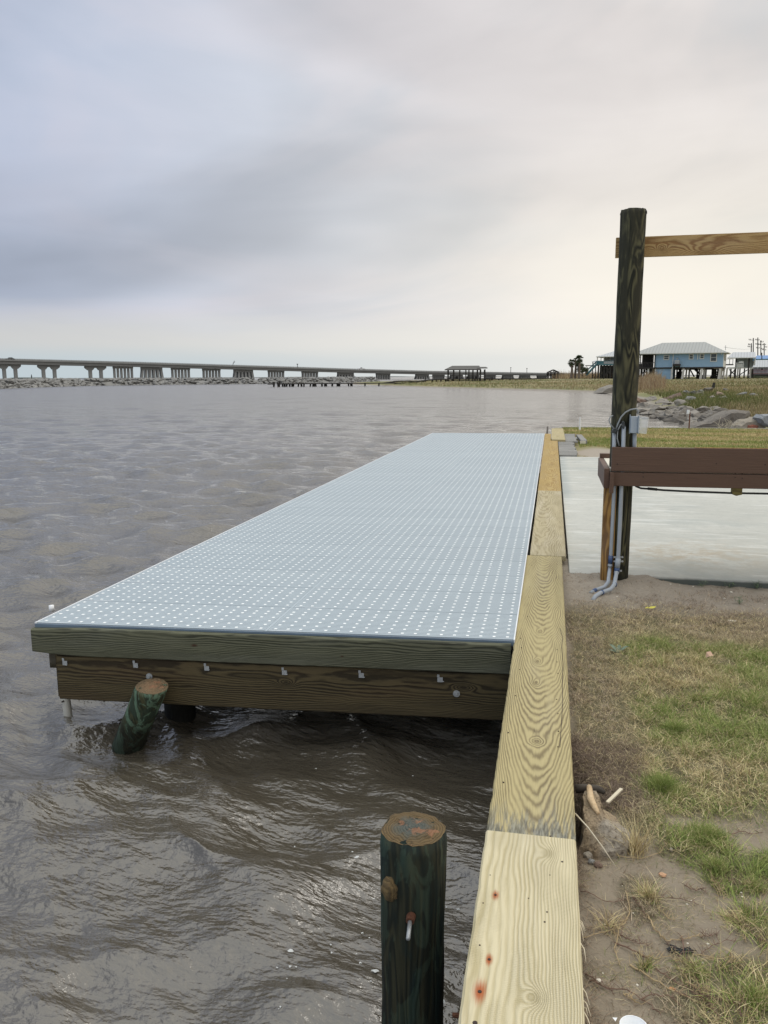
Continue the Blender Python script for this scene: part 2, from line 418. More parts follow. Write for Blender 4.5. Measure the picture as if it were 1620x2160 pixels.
M['white'] = plain('white_plastic', (0.85, 0.88, 0.9), 0.35, var=0.03)
M['brown'] = material('brown_bench_paint', lambda: (lambda p: {'col': mix(noise(comb(sep(p)[0]*4.0, sep(p)[1]*20.0, sep(p)[2]*60.0), 1.0, 4.0, 0.6), (0.078, 0.041, 0.026), (0.125, 0.070, 0.044)),
                      'bump': noise(comb(sep(p)[0]*4.0, sep(p)[1]*60.0, sep(p)[2]*160.0), 1.0, 4.0, 0.6), 'bd': 0.003, 'bs': 0.6})(coord()), rough=0.6)
M['benchtop'] = plain('pale_bench_top', (0.72, 0.69, 0.58), 0.5, var=0.1)
def fconc():
    p = wpos(); x, y, z = sep(p)
    n = noise(p, 0.8, 5.0, 0.6, 0.4); f = noise(comb(x * 1.0, y * 3.0, z), 5.0, 6.0, 0.65); g = noise(p, 220.0, 2.0, 0.6)
    c = mix(n * 0.6 + f * 0.4, (0.33, 0.34, 0.31), (0.66, 0.665, 0.615))
    st = exp(0.0 - powr((x - 1.15) / 0.65, 2.0) - powr((y - 7.15) / 0.55, 2.0))
    c = mix(st * step(noise(p, 7.0, 6.0, 0.75), 0.40, 0.60) * 0.85, c, (0.43, 0.375, 0.285))
    s2 = step(noise(comb(x * 0.7, y * 1.0, 4.0), 1.3, 6.0, 0.7, 0.5), 0.48, 0.66)
    c = mix(s2 * 0.5, c, (0.36, 0.39, 0.375))
    e1 = (1.0 - step(x, 0.20, 0.34)) * step(y, 9.5, 11.0)
    c = mix(e1 * 0.7, c, (0.34, 0.38, 0.38))
    c = mix(step(noise(comb(x * 2.0, y * 2.0, z), 9.0, 5.0, 0.75), 0.50, 0.62) * 0.28, c, (0.36, 0.375, 0.355)); c = mix(step(noise(comb(x * 0.6, y * 3.0, z), 2.2, 5.0, 0.7), 0.54, 0.64) * 0.35, c, (0.74, 0.755, 0.73))
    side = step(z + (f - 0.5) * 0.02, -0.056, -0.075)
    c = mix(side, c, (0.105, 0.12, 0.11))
    return {'col': c, 'bump': g + f, 'bd': 0.003, 'bs': 0.5}
M['conc'] = material('slab_concrete', fconc, rough=0.95, spec=0.1)
def frock(a, b, moss=0.3):
    def fn():
        p = coord(); rr = objrand()
        n = noise(p, 1.4, 6.0, 0.65, 0.5, w=rr * 20.0); f = noise(p, 9.0, 6.0, 0.7)
        c = mix(n, a, b); c = mix(rr * 0.45, c, tuple(v * 0.55 for v in a))
        c = mix(step(f, 0.55, 0.7) * moss, c, (0.05, 0.048, 0.03))
        return {'col': c, 'bump': f + n, 'bd': 0.08, 'bs': 0.7}
    return fn
M['rock'] = material('shore_rubble', frock((0.17, 0.155, 0.13), (0.46, 0.43, 0.38), 0.5), rough=0.9)
M['rockpale'] = material('breakwater_rock', frock((0.09, 0.092, 0.09), (0.46, 0.46, 0.44), 0.4), rough=0.9)
M['rockbrown'] = material('brown_slab_rock', frock((0.085, 0.075, 0.06), (0.30, 0.275, 0.24), 0.4), rough=0.9)
M['rockred'] = material('reddish_brick_rubble', frock((0.16, 0.10, 0.075), (0.34, 0.26, 0.20), 0.3), rough=0.9)
M['rockbuff'] = material('buff_rounded_rock', frock((0.30, 0.265, 0.21), (0.42, 0.38, 0.31), 0.2), rough=0.9)
M['rockblue'] = material('blue_grey_rock', frock((0.22, 0.24, 0.25), (0.38, 0.40, 0.41), 0.3), rough=0.9)
M['brick'] = plain('red_brick_patch', (0.26, 0.10, 0.065), 0.9, var=0.3, scale=12, bump=0.5)
def frub():
    p = coord(); n = noise(p, 7.0, 6.0, 0.7); f = noise(p, 60.0, 5.0, 0.7); g = noise(p, 4.0, 3.0, 0.5)
    c = mix(n, (0.20, 0.145, 0.085), (0.48, 0.38, 0.25)); c = mix(step(g, 0.5, 0.62) * 0.6, c, (0.38, 0.37, 0.33))
    c = mix(step(f, 0.52, 0.66) * 0.75, c, (0.07, 0.05, 0.03))
    return {'col': c, 'bump': f + n * 1.5, 'bd': 0.014, 'bs': 1.0}
M['rubble'] = material('rubble_concrete', frub, rough=0.9)
M['coral'] = material('pale_broken_edge', lambda: (lambda p: {'col': mix(noise(p, 30.0, 5.0, 0.7), (0.50, 0.31, 0.14), (0.80, 0.66, 0.44)), 'bump': noise(p, 70.0, 5.0, 0.7), 'bd': 0.01, 'bs': 1.0})(coord()), rough=0.9)
M['blade'] = material('grass_blades', lambda: {'col': attr('Col')}, rough=0.75, spec=0.2)
M['leafm'] = plain('weed_leaf', (0.10, 0.16, 0.075), 0.55, var=0.4, scale=30)
M['paleleaf'] = plain('grey_green_weed_leaf', (0.13, 0.18, 0.12), 0.6, var=0.3, scale=30)
M['yellow'] = plain('yellow_leaf', (0.72, 0.66, 0.10), 0.6, var=0.1)
M['pinkleaf'] = plain('dry_pinkish_leaf', (0.50, 0.33, 0.23), 0.8, var=0.2, scale=30)
M['shell'] = plain('bleached_shell', (0.72, 0.68, 0.58), 0.6, var=0.2, scale=50)
M['blackrag'] = plain('black_debris', (0.02, 0.022, 0.024), 0.7, var=0.4, scale=40)
M['stick'] = plain('bleached_stick', (0.62, 0.56, 0.42), 0.8, var=0.3, scale=20)
M['foam'] = plain('sea_foam', (0.55, 0.57, 0.56), 0.6, var=0.1)
def fground():
    p = wpos(); x, y, z = sep(p); n = noise(p, 3.0, 6.0, 0.6, 0.3); f = noise(p, 40.0, 6.0, 0.7); g = noise(p, 0.8, 3.0, 0.5)
    mud = mix(n, (0.20, 0.168, 0.122), (0.335, 0.285, 0.212))
    mud = mix(step(f, 0.60, 0.74) * 0.5, mud, (0.075, 0.055, 0.04))
    sand = mix(f, (0.24, 0.205, 0.16), (0.44, 0.39, 0.32))
    c = mix(step(y, 5.2, 5.8), mud, sand)
    turf = mix(f, (0.055, 0.050, 0.025), (0.16, 0.145, 0.07))
    gm = attr('Col'); gx, gy, gz = sep(gm)
    c = mix(gx, c, turf)
    lawn = mix(n, (0.15, 0.15, 0.06), (0.30, 0.26, 0.13))
    c = mix(step(y, 15.4, 15.9) * (1.0 - gy), c, lawn)
    return {'col': c, 'bump': f + n * 1.5, 'bd': 0.014, 'bs': 0.8}
M['ground'] = material('muddy_ground', fground, rough=0.9)
def fland():
    p = wpos(); x, y, z = sep(p)
    n = noise(comb(x, y * 0.5, 0.0), 0.09, 5.0, 0.6); f = noise(comb(x, y * 0.4, 0.0), 1.4, 5.0, 0.65)
    c = mix(step(n * 0.7 + f * 0.3, 0.42, 0.58), (0.16, 0.165, 0.06), (0.32, 0.28, 0.155))
    c = mix(step(f, 0.55, 0.72) * 0.5, c, (0.38, 0.34, 0.24))
    sand = mix(f, (0.20, 0.18, 0.15), (0.32, 0.29, 0.245))
    c = mix(1.0 - step(z + (f - 0.5) * 0.12, -0.62, -0.50), c, sand)
    return {'col': c, 'bump': f, 'bd': 0.3, 'bs': 0.6}
M['land'] = material('shore_meadow', fland, rough=0.95)
def fwater():
    p = wpos(); x, y, z = sep(p)
    d = sqrt(x * x + y * y)
    q = comb(x * 0.40 - y * 0.10, y * 1.0 + x * 0.16, z * 0.0)
    near = 1.0 - step(d, 4.0, 26.0)
    a = noise(comb(x * 0.7, y + x * 0.2, 0.0), 14.0, 4.0, 0.6, 0.15); b = noise(q, 4.6, 4.0, 0.6, 0.1); c_ = noise(q, 1.7, 5.0, 0.6, 0.0); e = noise(comb(x * 0.22, y, 0.0), 0.85, 6.0, 0.68)
    fine = noise(q, 34.0, 4.0, 0.6, 0.3)
    h = fine * 0.010 * near + a * 0.036 * near + b * 0.13 + c_ * (0.20 * (1.0 - near) + 0.04) + e * 0.55 * step(d, 10.0, 70.0)
    mud = mix(noise(p, 0.5, 4.0, 0.6), (0.070, 0.061, 0.045), (0.100, 0.088, 0.066))
    return {'col': mud, 'bump': h, 'bd': 1.0, 'bs': 0.55, 'rough': 0.04 + step(d, 5.0, 90.0) * 0.14}
M['water'] = material('muddy_bay_water', fwater, rough=0.05, ior=1.95, spec=0.5)
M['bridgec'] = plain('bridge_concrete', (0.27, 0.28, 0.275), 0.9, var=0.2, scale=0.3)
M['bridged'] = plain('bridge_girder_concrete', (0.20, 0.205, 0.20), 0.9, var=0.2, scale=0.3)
M['dark'] = plain('dark_weathered_timber', (0.035, 0.033, 0.03), 0.9, var=0.3, scale=4)
M['shingle'] = plain('worn_grey_roofing', (0.11, 0.108, 0.10), 0.9, var=0.35, scale=2)
M['teal'] = plain('teal_paint', (0.045, 0.15, 0.18), 0.7, var=0.15)
def ribbed(name, c):
    def fn():
        p = coord(); x, y, z = sep(p)
        s = sin(x * 6.2832 / 0.6) * 0.5 + 0.5
        return {'col': mix(powr(s, 6.0) * 0.6, c, tuple(v * 0.55 for v in c)), 'bump': powr(s, 8.0), 'bd': 0.05, 'bs': 0.5}
    return material(name, fn, rough=0.45)
M['metalroof'] = ribbed('grey_metal_roof', (0.30, 0.32, 0.31))
M['whiteroof'] = ribbed('pale_metal_roof', (0.42, 0.45, 0.47))
M['blueroof'] = ribbed('blue_metal_roof', (0.09, 0.24, 0.50))
def fblue():
    p = coord(); x, y, z = sep(p); n = noise(p, 1.2, 5.0, 0.6)
    s = sin(z * 6.2832 / 0.25) * 0.5 + 0.5
    return {'col': mix(n, (0.22, 0.365, 0.52), (0.30, 0.45, 0.59)), 'bump': s, 'bd': 0.02, 'bs': 0.5}
M['bluewall'] = material('sky_blue_siding', fblue, rough=0.7)
M['whitewall'] = plain('off_white_siding', (0.62, 0.63, 0.60), 0.7, var=0.1)
M['beigewall'] = plain('grey_beige_siding', (0.36, 0.35, 0.31), 0.8, var=0.1)
M['greywall'] = plain('grey_siding', (0.33, 0.36, 0.38), 0.8, var=0.1)
M['concpile'] = plain('house_pile_concrete', (0.55, 0.54, 0.50), 0.9, var=0.15)
M['glass'] = material('dark_window_glass', lambda: {'col': (0.05, 0.065, 0.075)}, rough=0.08)
M['maroon'] = plain('maroon_paint', (0.13, 0.045, 0.05), 0.8, var=0.2)
M['palmleaf'] = plain('palm_frond', (0.045, 0.065, 0.025), 0.7, var=0.4, scale=2)
M['bush'] = plain('dark_bush_leaf', (0.04, 0.055, 0.022), 0.8, var=0.4, scale=2)
M['trunk'] = plain('palm_trunk', (0.13, 0.105, 0.08), 0.9, var=0.3, scale=4)
M['black'] = plain('black_rubber', (0.02, 0.02, 0.02), 0.8)
M['carwhite'] = plain('white_car_paint', (0.75, 0.76, 0.77), 0.3, var=0.03)
M['cardark'] = plain('dark_car_paint', (0.05, 0.055, 0.06), 0.3, var=0.1)
M['bulk'] = plain('dark_bulkhead_timber', (0.06, 0.05, 0.04), 0.9, var=0.4, scale=5)
M['yblock'] = wood('olive_block_wood', (0.30, 0.25, 0.07), (0.18, 0.14, 0.04))

# ================================================================== WATER
WZ = -0.73
def make_water():
    nr, na = 1150, 620
    r = np.concatenate([np.linspace(0.3, 1.5, 30)[:-1], 1.5 * np.exp(np.linspace(0, math.log(9000/1.5), nr))])
    nr = len(r)
    a = np.linspace(R(-62), R(48), na)        # azimuth from +Y
    Rr, A = np.meshgrid(r, a, indexing='ij')
    X = Rr * np.sin(A); Y = Rr * np.cos(A)
    dr = np.gradient(r)[:, None] * np.ones_like(A)
    wr = np.random.default_rng(5)
    H = np.zeros_like(X); DX = np.zeros_like(X); DY = np.zeros_like(X)
    WX = X + 0.7 * (FB(X, Y, 0.35, 2) - 0.5); WY = Y + 0.7 * (FB(X + 50, Y, 0.35, 2) - 0.5)
    for i in range(95):
        lam = 0.14 * (4.4/0.14) ** (i / 94.0) * wr.uniform(0.9, 1.1)
        th = R(-98) + wr.normal() * R(34)     # travel direction, towards the seawall end
        k = 2 * math.pi / lam; am = 0.0080 * (1.0 + 0.5*math.exp(-((lam - .8)/.4)**2)) * min(lam, 1.0) * (1.0 if lam < 1.5 else .55) * wr.uniform(0.5, 1.3) * (1.0 if lam < 1.6 else 1.25)
        ph = k * (WX * math.cos(th) + WY * math.sin(th)) + wr.uniform(0, 6.28)
        f = np.clip((lam / (dr * 3.0)) - 1.0, 0, 1)
        H += am * np.cos(ph) * f
        DX += -0.75 * am * math.cos(th) * np.sin(ph) * f; DY += -0.75 * am * math.sin(th) * np.sin(ph) * f
    gust = 0.65 + 0.7 * FB(X, Y, 0.22, 3)
    calm = 1.0
    H *= gust * calm
    v = np.stack([X + DX, Y + DY, WZ + H], -1).reshape(-1, 3)
    f, fs = grid_faces(nr, na)
    f = f.reshape(-1, 4)[:, ::-1].reshape(-1)
    o = npmesh('water', v, f, fs, M['water'], smooth=True); tag(o, 'choppy grey-brown bay water', None, None, 'structure')
make_water()
# foam flecks drifting beside the near pile
def make_foam():
    m = MB(); rr = random.Random(4)
    for i in range(62):
        px = rr.gauss(790, 110) if i % 3 else rr.uniform(560, 1010); py = rr.gauss(1950, 120) if i % 3 else rr.uniform(1560, 2150)
        if px > 1000 or py < 1540: continue
        p = atz(px, py, WZ + 0.035); s = rr.choice([0.002, 0.003, 0.003, 0.004, 0.009])
        n = 9; vs = [(p.x + s*rr.uniform(.6,1.4)*math.cos(6.283*k/n)*1.3, p.y + s*rr.uniform(.6,1.4)*math.sin(6.283*k/n), p.z + rr.uniform(-.002,.002)) for k in range(n)]
        vs.append((p.x, p.y, p.z + s*0.5))
        m.add(vs, [(k, (k+1) % n, n) for k in range(n)])
    o = m.build('foam_flecks', M['foam'], smooth=True); tag(o, 'white foam flecks floating around the near pile', None, None, 'stuff')
make_foam()

# ================================================================== GROUND by the seawall
def near_h(x, y):
    h = -0.105 + 0.03 * (FB(x, y, 1.7, 3) - 0.5) + 0.020 * (FB(x, y, 12.0, 4) - 0.5)
    h = h + 0.022 * np.exp(-((x-0.5)**2 + (y-6.05)**2) / 0.25)
    h = h + 0.045 * smooth(y, 5.75, 6.30) * (1 - smooth(x, .72, 1.05)) + 0.018*(FB(x, y, 9.0, 4) - .5)*smooth(y, 5.3, 5.6)*(y < 6.9)
    h = h - 0.30 * np.exp(-(((x-0.150)/0.055)**2 + ((y-2.86)/0.17)**2))
    return h
def smooth(a, lo, hi):
    t = np.clip((a - lo) / (hi - lo), 0, 1); return t*t*(3-2*t)
TURF_BLOBS = [(.36, 2.86, .09, .16, 1), (.56, 2.66, .13, .14, 1), (.60, 2.50, .08, .12, .95), (.47, 2.62, .07, .06, .8), (.66, 2.28, .12, .13, .75), (.60, 2.02, .15, .12, .9), (.50, 1.90, .18, .08, .8), (.30, 2.34, .06, .10, .6), (.75, 2.55, .12, .16, .85), (.42, 2.0, .08, .05, .4)]
def turf_density(x, y):                       # 1 = closed turf, 0 = bare mud
    n = FB(x, y, 2.6, 4) - 0.5
    edge = 2.84 + 0.55 * np.clip(0.42 - x, 0, 1) * 4.0 * 0.35     # near limit of the turf
    d = smooth(y + n * 0.35, edge - 0.03, edge + 0.10)
    for (cx, cy, rx, ry, s) in TURF_BLOBS: d = np.maximum(d, s*smooth(-np.sqrt(((x-cx)/rx)**2 + ((y-cy)/ry)**2) - n*1.6, -1.15, -.55))
    d = d * (1 - smooth(y + n * 0.5, 5.3, 5.75) * 0.93)
    l = 0.11 + 0.05 * (FB(y, y, 1.5, 2))
    d = d * smooth(x, l - 0.03, l + 0.05)
    return d
def make_ground():
    xs = np.concatenate([np.arange(0.113, 2.6, 0.014), np.linspace(2.6, 22, 60)])
    ys = np.concatenate([np.arange(0.9, 6.9, 0.018), np.linspace(6.9, 25.6, 80)])
    X, Y = np.meshgrid(xs, ys, indexing='ij')
    Z = near_h(X, Y)
    Z = np.where(Y > 6.9, -0.125 + 0.02*(FB(X, Y, 0.8, 2) - 0.5), Z)
    Z = np.where((X > 3.0) & (Y <= 6.9), -0.10, Z)
    Z = np.where((Y > 6.33) & (Y <= 16), np.minimum(Z, -0.075), Z)
    gd = turf_density(X, Y) * (Y < 7)
    bare = smooth(-np.sqrt(((X-1.0)/0.55)**2 + ((Y-17.2)/1.3)**2) + 0.25*(FB(X, Y, 2, 3)-0.5), -1.1, -0.7)
    col = np.stack([gd, bare, np.zeros_like(gd)], -1).reshape(-1, 3)
    f, fs = grid_faces(*X.shape)
    o = npmesh('ground', np.stack([X, Y, Z], -1).reshape(-1, 3), f, fs, M['ground'], col=col, smooth=True)
    tag(o, 'muddy ground and lawn beside the seawall', None, None, 'structure')
make_ground()

def blades(name, P, Hh, W, Cc, lean, label, droop=0.4, seed=1, segs=2):
    g = np.random.default_rng(seed); n = len(P)
    a = g.uniform(0, 2*np.pi, n); l = lean * g.uniform(0.3, 1.3, n)
    dx, dy = np.cos(a), np.sin(a); b = g.uniform(0, 2*np.pi, n); wx, wy = np.cos(b)*W/2, np.sin(b)*W/2
    up = np.zeros((n, 3)); V_ = []
    ts = [0, 0.55, 1.0] if segs == 2 else [0, 1.0]
    for t in ts:
        hx = P[:, 0] + dx*Hh*l*t**1.5; hy = P[:, 1] + dy*Hh*l*t**1.5; hz = P[:, 2] - 0.004 + Hh*(t - droop*l*t*t*0.6)
        wf = 1.0 - 0.85*t
        V_.append(np.stack([hx - wx*wf, hy - wy*wf, hz], -1)); V_.append(np.stack([hx + wx*wf, hy + wy*wf, hz], -1))
    k = len(V_); verts = np.stack(V_, 1).reshape(-1, 3)
    base = np.arange(n)[:, None] * k; q = []
    for s in range(len(ts) - 1): q.append(np.concatenate([base+2*s, base+2*s+1, base+2*s+3, base+2*s+2], 1))
    f = np.stack(q, 1).reshape(-1)
    col = np.repeat(Cc, k, 0)
    o = npmesh(name, verts, f, np.full(len(f)//4, 4), M['blade'], col=col)
    tag(o, label, None, None, 'stuff'); return o
def palette(g, n, straw, seedcol=None):
    S = np.array([(0.60,0.50,0.27),(0.74,0.64,0.38),(0.48,0.39,0.21),(0.34,0.26,0.14)])
    G = np.array([(0.21,0.28,0.07),(0.28,0.34,0.10),(0.16,0.23,0.055),(0.36,0.38,0.14)])
    i = g.integers(0, 4, n); j = g.integers(0, 4, n)
    c = np.where((g.random(n) < straw)[:, None], S[i], G[j]) * g.uniform(0.8, 1.2, (n, 1))
    return c
def near_grass():
    g = np.random.default_rng(21)
    n = 520000
    x = 0.118 + g.random(n)**1.0 * 2.9; y = 1.7 + g.random(n) * 4.3
    keepv = x < 0.30 + (y - 1.2) * 0.50       # only where the view can reach, and a margin
    x, y = x[keepv], y[keepv]
    d = turf_density(x, y)
    cl = FB(x + 9, y, 11.0, 3)
    keep = g.random(len(x)) < d * np.clip(0.15 + (cl - 0.28) * 2.6, 0.08, 1)
    x, y, d = x[keep], y[keep], d[keep]; n = len(x)
    patch = FB(x, y + 31, 1.7, 3)
    straw = np.clip(0.27 + (0.5 - patch) * 2.6, 0.05, 0.88)
    deadl = 1 - smooth(x - 0.14*(FB(x, y, 4, 2)), 0.20, 0.42)             # dead strip along the boards
    deadt = smooth(y + 0.5*(FB(x, y, 3, 2) - 0.5), 4.75, 5.3)
    straw = np.maximum(straw, np.maximum(deadl*(y > 2.75), deadt) * 0.97); low = 1 - smooth(y, 2.2, 2.6); straw = np.clip(straw - .18*(1-low)*(y < 3.2) + low*.35, 0, .97)
    c = palette(g, n, straw)
    dead = np.maximum(deadl, deadt)[:, None]
    c = c * (1 - dead) + dead * np.array([0.42, 0.34, 0.25]) * g.uniform(0.45, 1.6, (n, 1))
    h = g.uniform(0.014, 0.046, n) * (1 + .25*smooth(x, .45, .8)) * (1 - 0.45*dead[:, 0]) * (0.7 + 0.6*patch)
    near_h_ = near_h(x, y); cl2 = FB(x*1.0 + 3, y, 16.0, 3)
    blades('grass', np.stack([x, y, near_h_], -1), h*np.clip(.45 + (cl2-.3)*2.4, .4, 1.7), g.uniform(0.0018, 0.0036, n), c, 1.25, 'short green and straw-coloured turf beside the seawall', seed=3)
    # dead thatch: long thin straws lying nearly flat
    n = 60000; x = 0.14 + g.random(n)*2.7; y = 2.6 + g.random(n)*3.1
    k = (g.random(n) < turf_density(x, y)*0.9 + 0.06) & (x < 0.3 + (y-1.2)*0.5); x, y = x[k], y[k]; n = len(x)
    c = palette(g, n, 1.0) * g.uniform(0.55, 1.3, (n, 1))
    dl = (1 - smooth(x, 0.28, 0.5))[:, None]; c = c*(1-0.25*dl)
    blades('dry_thatch', np.stack([x, y, near_h(x, y) + 0.012], -1), np.full(n, 0.032), np.full(n, 0.0020), c, 1.9, 'dead straw thatch lying in the turf', droop=0.75, seed=4)
near_grass()
def sand_debris():
    g = np.random.default_rng(5); n = 16000; x = .12 + g.random(n)*2.4; y = 5.25 + g.random(n)*1.05; cl = FB(x*1.0, y*2.2 + 3, 5.0, 4)
    k = g.random(n) < np.clip((cl - .44)*3.5, .02, .85)*(1 - .7*smooth(y, 5.9, 6.3)); x, y = x[k], y[k]; n = len(x)
    blades('sand_debris', np.stack([x, y, near_h(x, y) + .003], -1), g.uniform(.012, .035, n), g.uniform(.002, .004, n), np.array([.24, .18, .125])*g.uniform(.35, 1.7, (n, 1)), 2.0, 'dry brown plant debris on the sand before the slab', droop=.72, seed=15)
sand_debris()
def sprigs():                                   # thin scattered sprigs and fibres on the mud
    g = np.random.default_rng(77); n = 46000
    x = .125 + g.random(n)*1.3; y = 1.55 + g.random(n)*1.7; cl = FB(x, y + 7, 7.0, 4)
    k = (g.random(n) < np.clip((cl - .43)*3.2, .03, .9)) & (x < .3 + (y-1.2)*.5); x, y = x[k], y[k]; n = len(x)
    blades('mud_fibres', np.stack([x, y, near_h(x, y) + .002], -1), g.uniform(.008, .03, n), np.full(n, .0013), palette(g, n, .75)*g.uniform(.35, 1.0, (n, 1)), 2.2, 'thin dry fibres and sprigs scattered over the mud', droop=.72, seed=12)
    n = 9000; x = .118 + g.random(n)**1.5*.30; y = 2.85 + g.random(n)*.55; k = (g.random(n) < .9); x, y = x[k], y[k]; n = len(x)
    blades('dark_thatch', np.stack([x, y, near_h(x, y) + .006], -1), g.uniform(.02, .05, n), np.full(n, .0016), np.array([.16, .12, .09])*g.uniform(.4, 1.9, (n, 1)), 2.0, 'matted dark dead straw against the coping above the rubble', droop=.7, seed=13)
sprigs()
def edge_debris():
    g = np.random.default_rng(91); n = 9000; x = .120 + g.random(n)**2*.34; y = 1.6 + g.random(n)*1.3; cl = FB(x, y, 9.0, 4)
    k = g.random(n) < np.clip((cl - .42)*3, .05, .9); x, y = x[k], y[k]; n = len(x)
    blades('edge_debris', np.stack([x, y, near_h(x, y) + .003], -1), g.uniform(.012, .038, n), np.full(n, .0015), np.array([.24, .18, .125])*g.uniform(.3, 1.7, (n, 1)), 2.1, 'dry brown fibres gathered along the foot of the coping', droop=.72, seed=19)
edge_debris()

def tuft(px, py, rad, n, h, straw, seed, name, label, cat, wid=0.0022, lean=0.9, z=-0.11):
    g = np.random.default_rng(seed); c0 = atz(px, py, z)
    r = rad*np.abs(g.normal(0, 0.5, n)); a = g.uniform(0, 6.283, n)
    x = c0.x + r*np.cos(a); y = c0.y + r*np.sin(a)*1.1
    k = x > 0.135; x, y = x[k], y[k]; n = len(x)
    P = np.stack([x, y, near_h(x, y)], -1)
    o = blades(name, P, g.uniform(0.4, 1.1, n)*h, np.full(n, wid), palette(g, n, straw), lean, label, seed=seed)
    del o['kind']; tag(o, label, cat); return o
def grassplant(*a, **k): return tuft(*a, **k)
grassplant(1395, 1665, 0.075, 2600, 0.060, 0.03, 31, 'grass_tuft', 'lush green grass tuft beside the concrete rubble', 'grass tuft')
grassplant(1425, 1545, 0.05, 1100, 0.055, 0.05, 32, 'grass_tuft', 'upright green grass tuft in the middle of the lawn', 'grass tuft')
grassplant(1490, 1770, 0.075, 2200, 0.048, 0.12, 33, 'grass_tuft', 'green grass tuft spreading onto the bare mud', 'grass tuft')
grassplant(1510, 1840, 0.045, 1000, 0.045, 0.2, 34, 'grass_tuft', 'green grass tuft below the larger tuft on the mud', 'grass tuft')
grassplant(1365, 1900, 0.035, 260, 0.060, 0.85, 35, 'grass_tuft', 'dry straw tuft between the rubble and the mud', 'grass tuft', lean=1.2)
grassplant(1470, 2060, 0.05, 420, 0.040, 0.35, 36, 'grass_tuft', 'sparse green tuft low on the mud right of the white rim', 'grass tuft', lean=1.1)
grassplant(1590, 2120, 0.06, 800, 0.045, 0.3, 37, 'grass_tuft', 'green grass tuft in the bottom right corner', 'grass tuft')
grassplant(1590, 1880, 0.04, 420, 0.040, 0.4, 38, 'grass_tuft', 'thin bluish green tuft at the right edge of the mud', 'grass tuft', lean=1.2)
grassplant(1360, 2045, 0.022, 110, 0.050, 0.4, 39, 'grass_tuft', 'wispy green sprig growing above the white rim', 'grass tuft')
grassplant(1340, 1800, 0.055, 150, 0.15, 1.0, 40, 'dry_weed', 'tall dead straw weed standing in front of the rubble', 'weed', wid=0.0024, lean=0.8)
grassplant(1285, 1955, 0.05, 120, 0.05, 0.9, 41, 'grass_tuft', 'faint dry tuft on the mud beside the coping', 'grass tuft', lean=1.6)
grassplant(1545, 1950, 0.07, 420, 0.03, 0.85, 42, 'grass_tuft', 'matted reddish dry tuft on the mud at right', 'grass tuft', lean=1.6)
# weeds at the foot of the slab
for i, (px, py, h, l) in enumerate([(1480, 1238, 0.05, 'small green weed at the slab edge nearest the post'), (1540, 1238, 0.04, 'small green weed at the slab edge, middle one'),
                                     (1597, 1240, 0.06, 'leafy weed at the slab edge by the right border'), (1560, 1272, 0.05, 'bright green weed standing on the sand below the slab')]):
    c0 = atz(px, py, -0.1); m = MB(); rr = random.Random(50+i)
    for k in range(34):
        a = rr.uniform(0, 6.28); b = rr.uniform(0, 0.035); z = -0.1 + rr.uniform(0, h)
        p = Vector((c0.x + b*math.cos(a), c0.y + b*math.sin(a), z)); s = rr.uniform(0.006, 0.013)
        d = Vector((math.cos(a), math.sin(a), rr.uniform(-.2, .6))).normalized()*s*1.6; w = Vector((-math.sin(a), math.cos(a), 0))*s*0.5
        m.add([p, p + d*0.5 + w, p + d, p + d*0.5 - w], [(0, 1, 2, 3)])
        if k % 6 == 0: m.tube([(c0.x, c0.y, -0.11), p], 0.0012, 4)
    tag(m.build('slab_weed', M['leafm']), l, 'weed', 'weeds growing along the slab')
# broad-leafed weed in the turf
m = MB(); c0 = atz(1303, 1378, -0.1)
for a, l, t in ((2.2, .075, .5), (0.5, .07, .55), (1.3, .05, .8), (3.3, .05, .35)):
    d = Vector((math.cos(a), math.sin(a)*0.8, 0)); w = Vector((-d.y, d.x, 0))
    pts = [(0, .006, 0), (.35, .014, .45), (.7, .012, .8), (1.0, .001, .85)]
    L = [Vector((c0.x, c0.y, -0.095)) + d*l*u + Vector((0, 0, l*t*z)) for u, ww, z in pts]
    vs = []
    for q, (u, ww, z) in zip(L, pts): vs += [q - w*ww, q + Vector((0, 0, -.003)), q + w*ww]
    m.add(vs, [(3*i+j, 3*i+j+1, 3*i+j+4, 3*i+j+3) for i in range(3) for j in range(2)])
tag(m.build('broadleaf_weed', M['paleleaf'], smooth=True), 'broad-leaved grey green weed in the straw near the coping', 'weed')

# creeping runners over the mud
def runner(pts, r, col, label):
    m = MB(); rr = random.Random(int(pts[0][0]*7 + pts[0][1]))
    P = []
    for i in range(len(pts)-1):
        for k in range(6):
            t = k/6; px = pts[i][0]*(1-t)+pts[i+1][0]*t + rr.uniform(-2.2, 2.2); py = pts[i][1]*(1-t)+pts[i+1][1]*t + rr.uniform(-2.2, 2.2)
            q = atz(px, py, -0.105); q.z = float(near_h(q.x, q.y)) + 0.004 + 0.005*abs(math.sin(i*2+t*3)); P.append(q)
    m.tube(P, [r*(1-0.5*i/len(P)) for i in range(len(P))], 5)
    for q in P[::2]:
        for _ in range(rr.choice([1, 2, 3, 3])):
            a = rr.uniform(0, 6.28); l = rr.uniform(.008, .028)
            m.tube([q, q + Vector((math.cos(a)*l*.6, math.sin(a)*l*.6, l*.45)), q + Vector((math.cos(a)*l, math.sin(a)*l, l*.6))], [.0008, .0006, .0002], 3)
    tag(m.build('grass_runner', col), label, 'runner', 'creeping grass runners on the mud')
Mtan = plain('tan_runner', (0.42, 0.32, 0.18), 0.8, var=0.3, scale=60); Mred = plain('reddish_runner', (0.19, 0.12, 0.085), 0.8, var=0.4, scale=60)
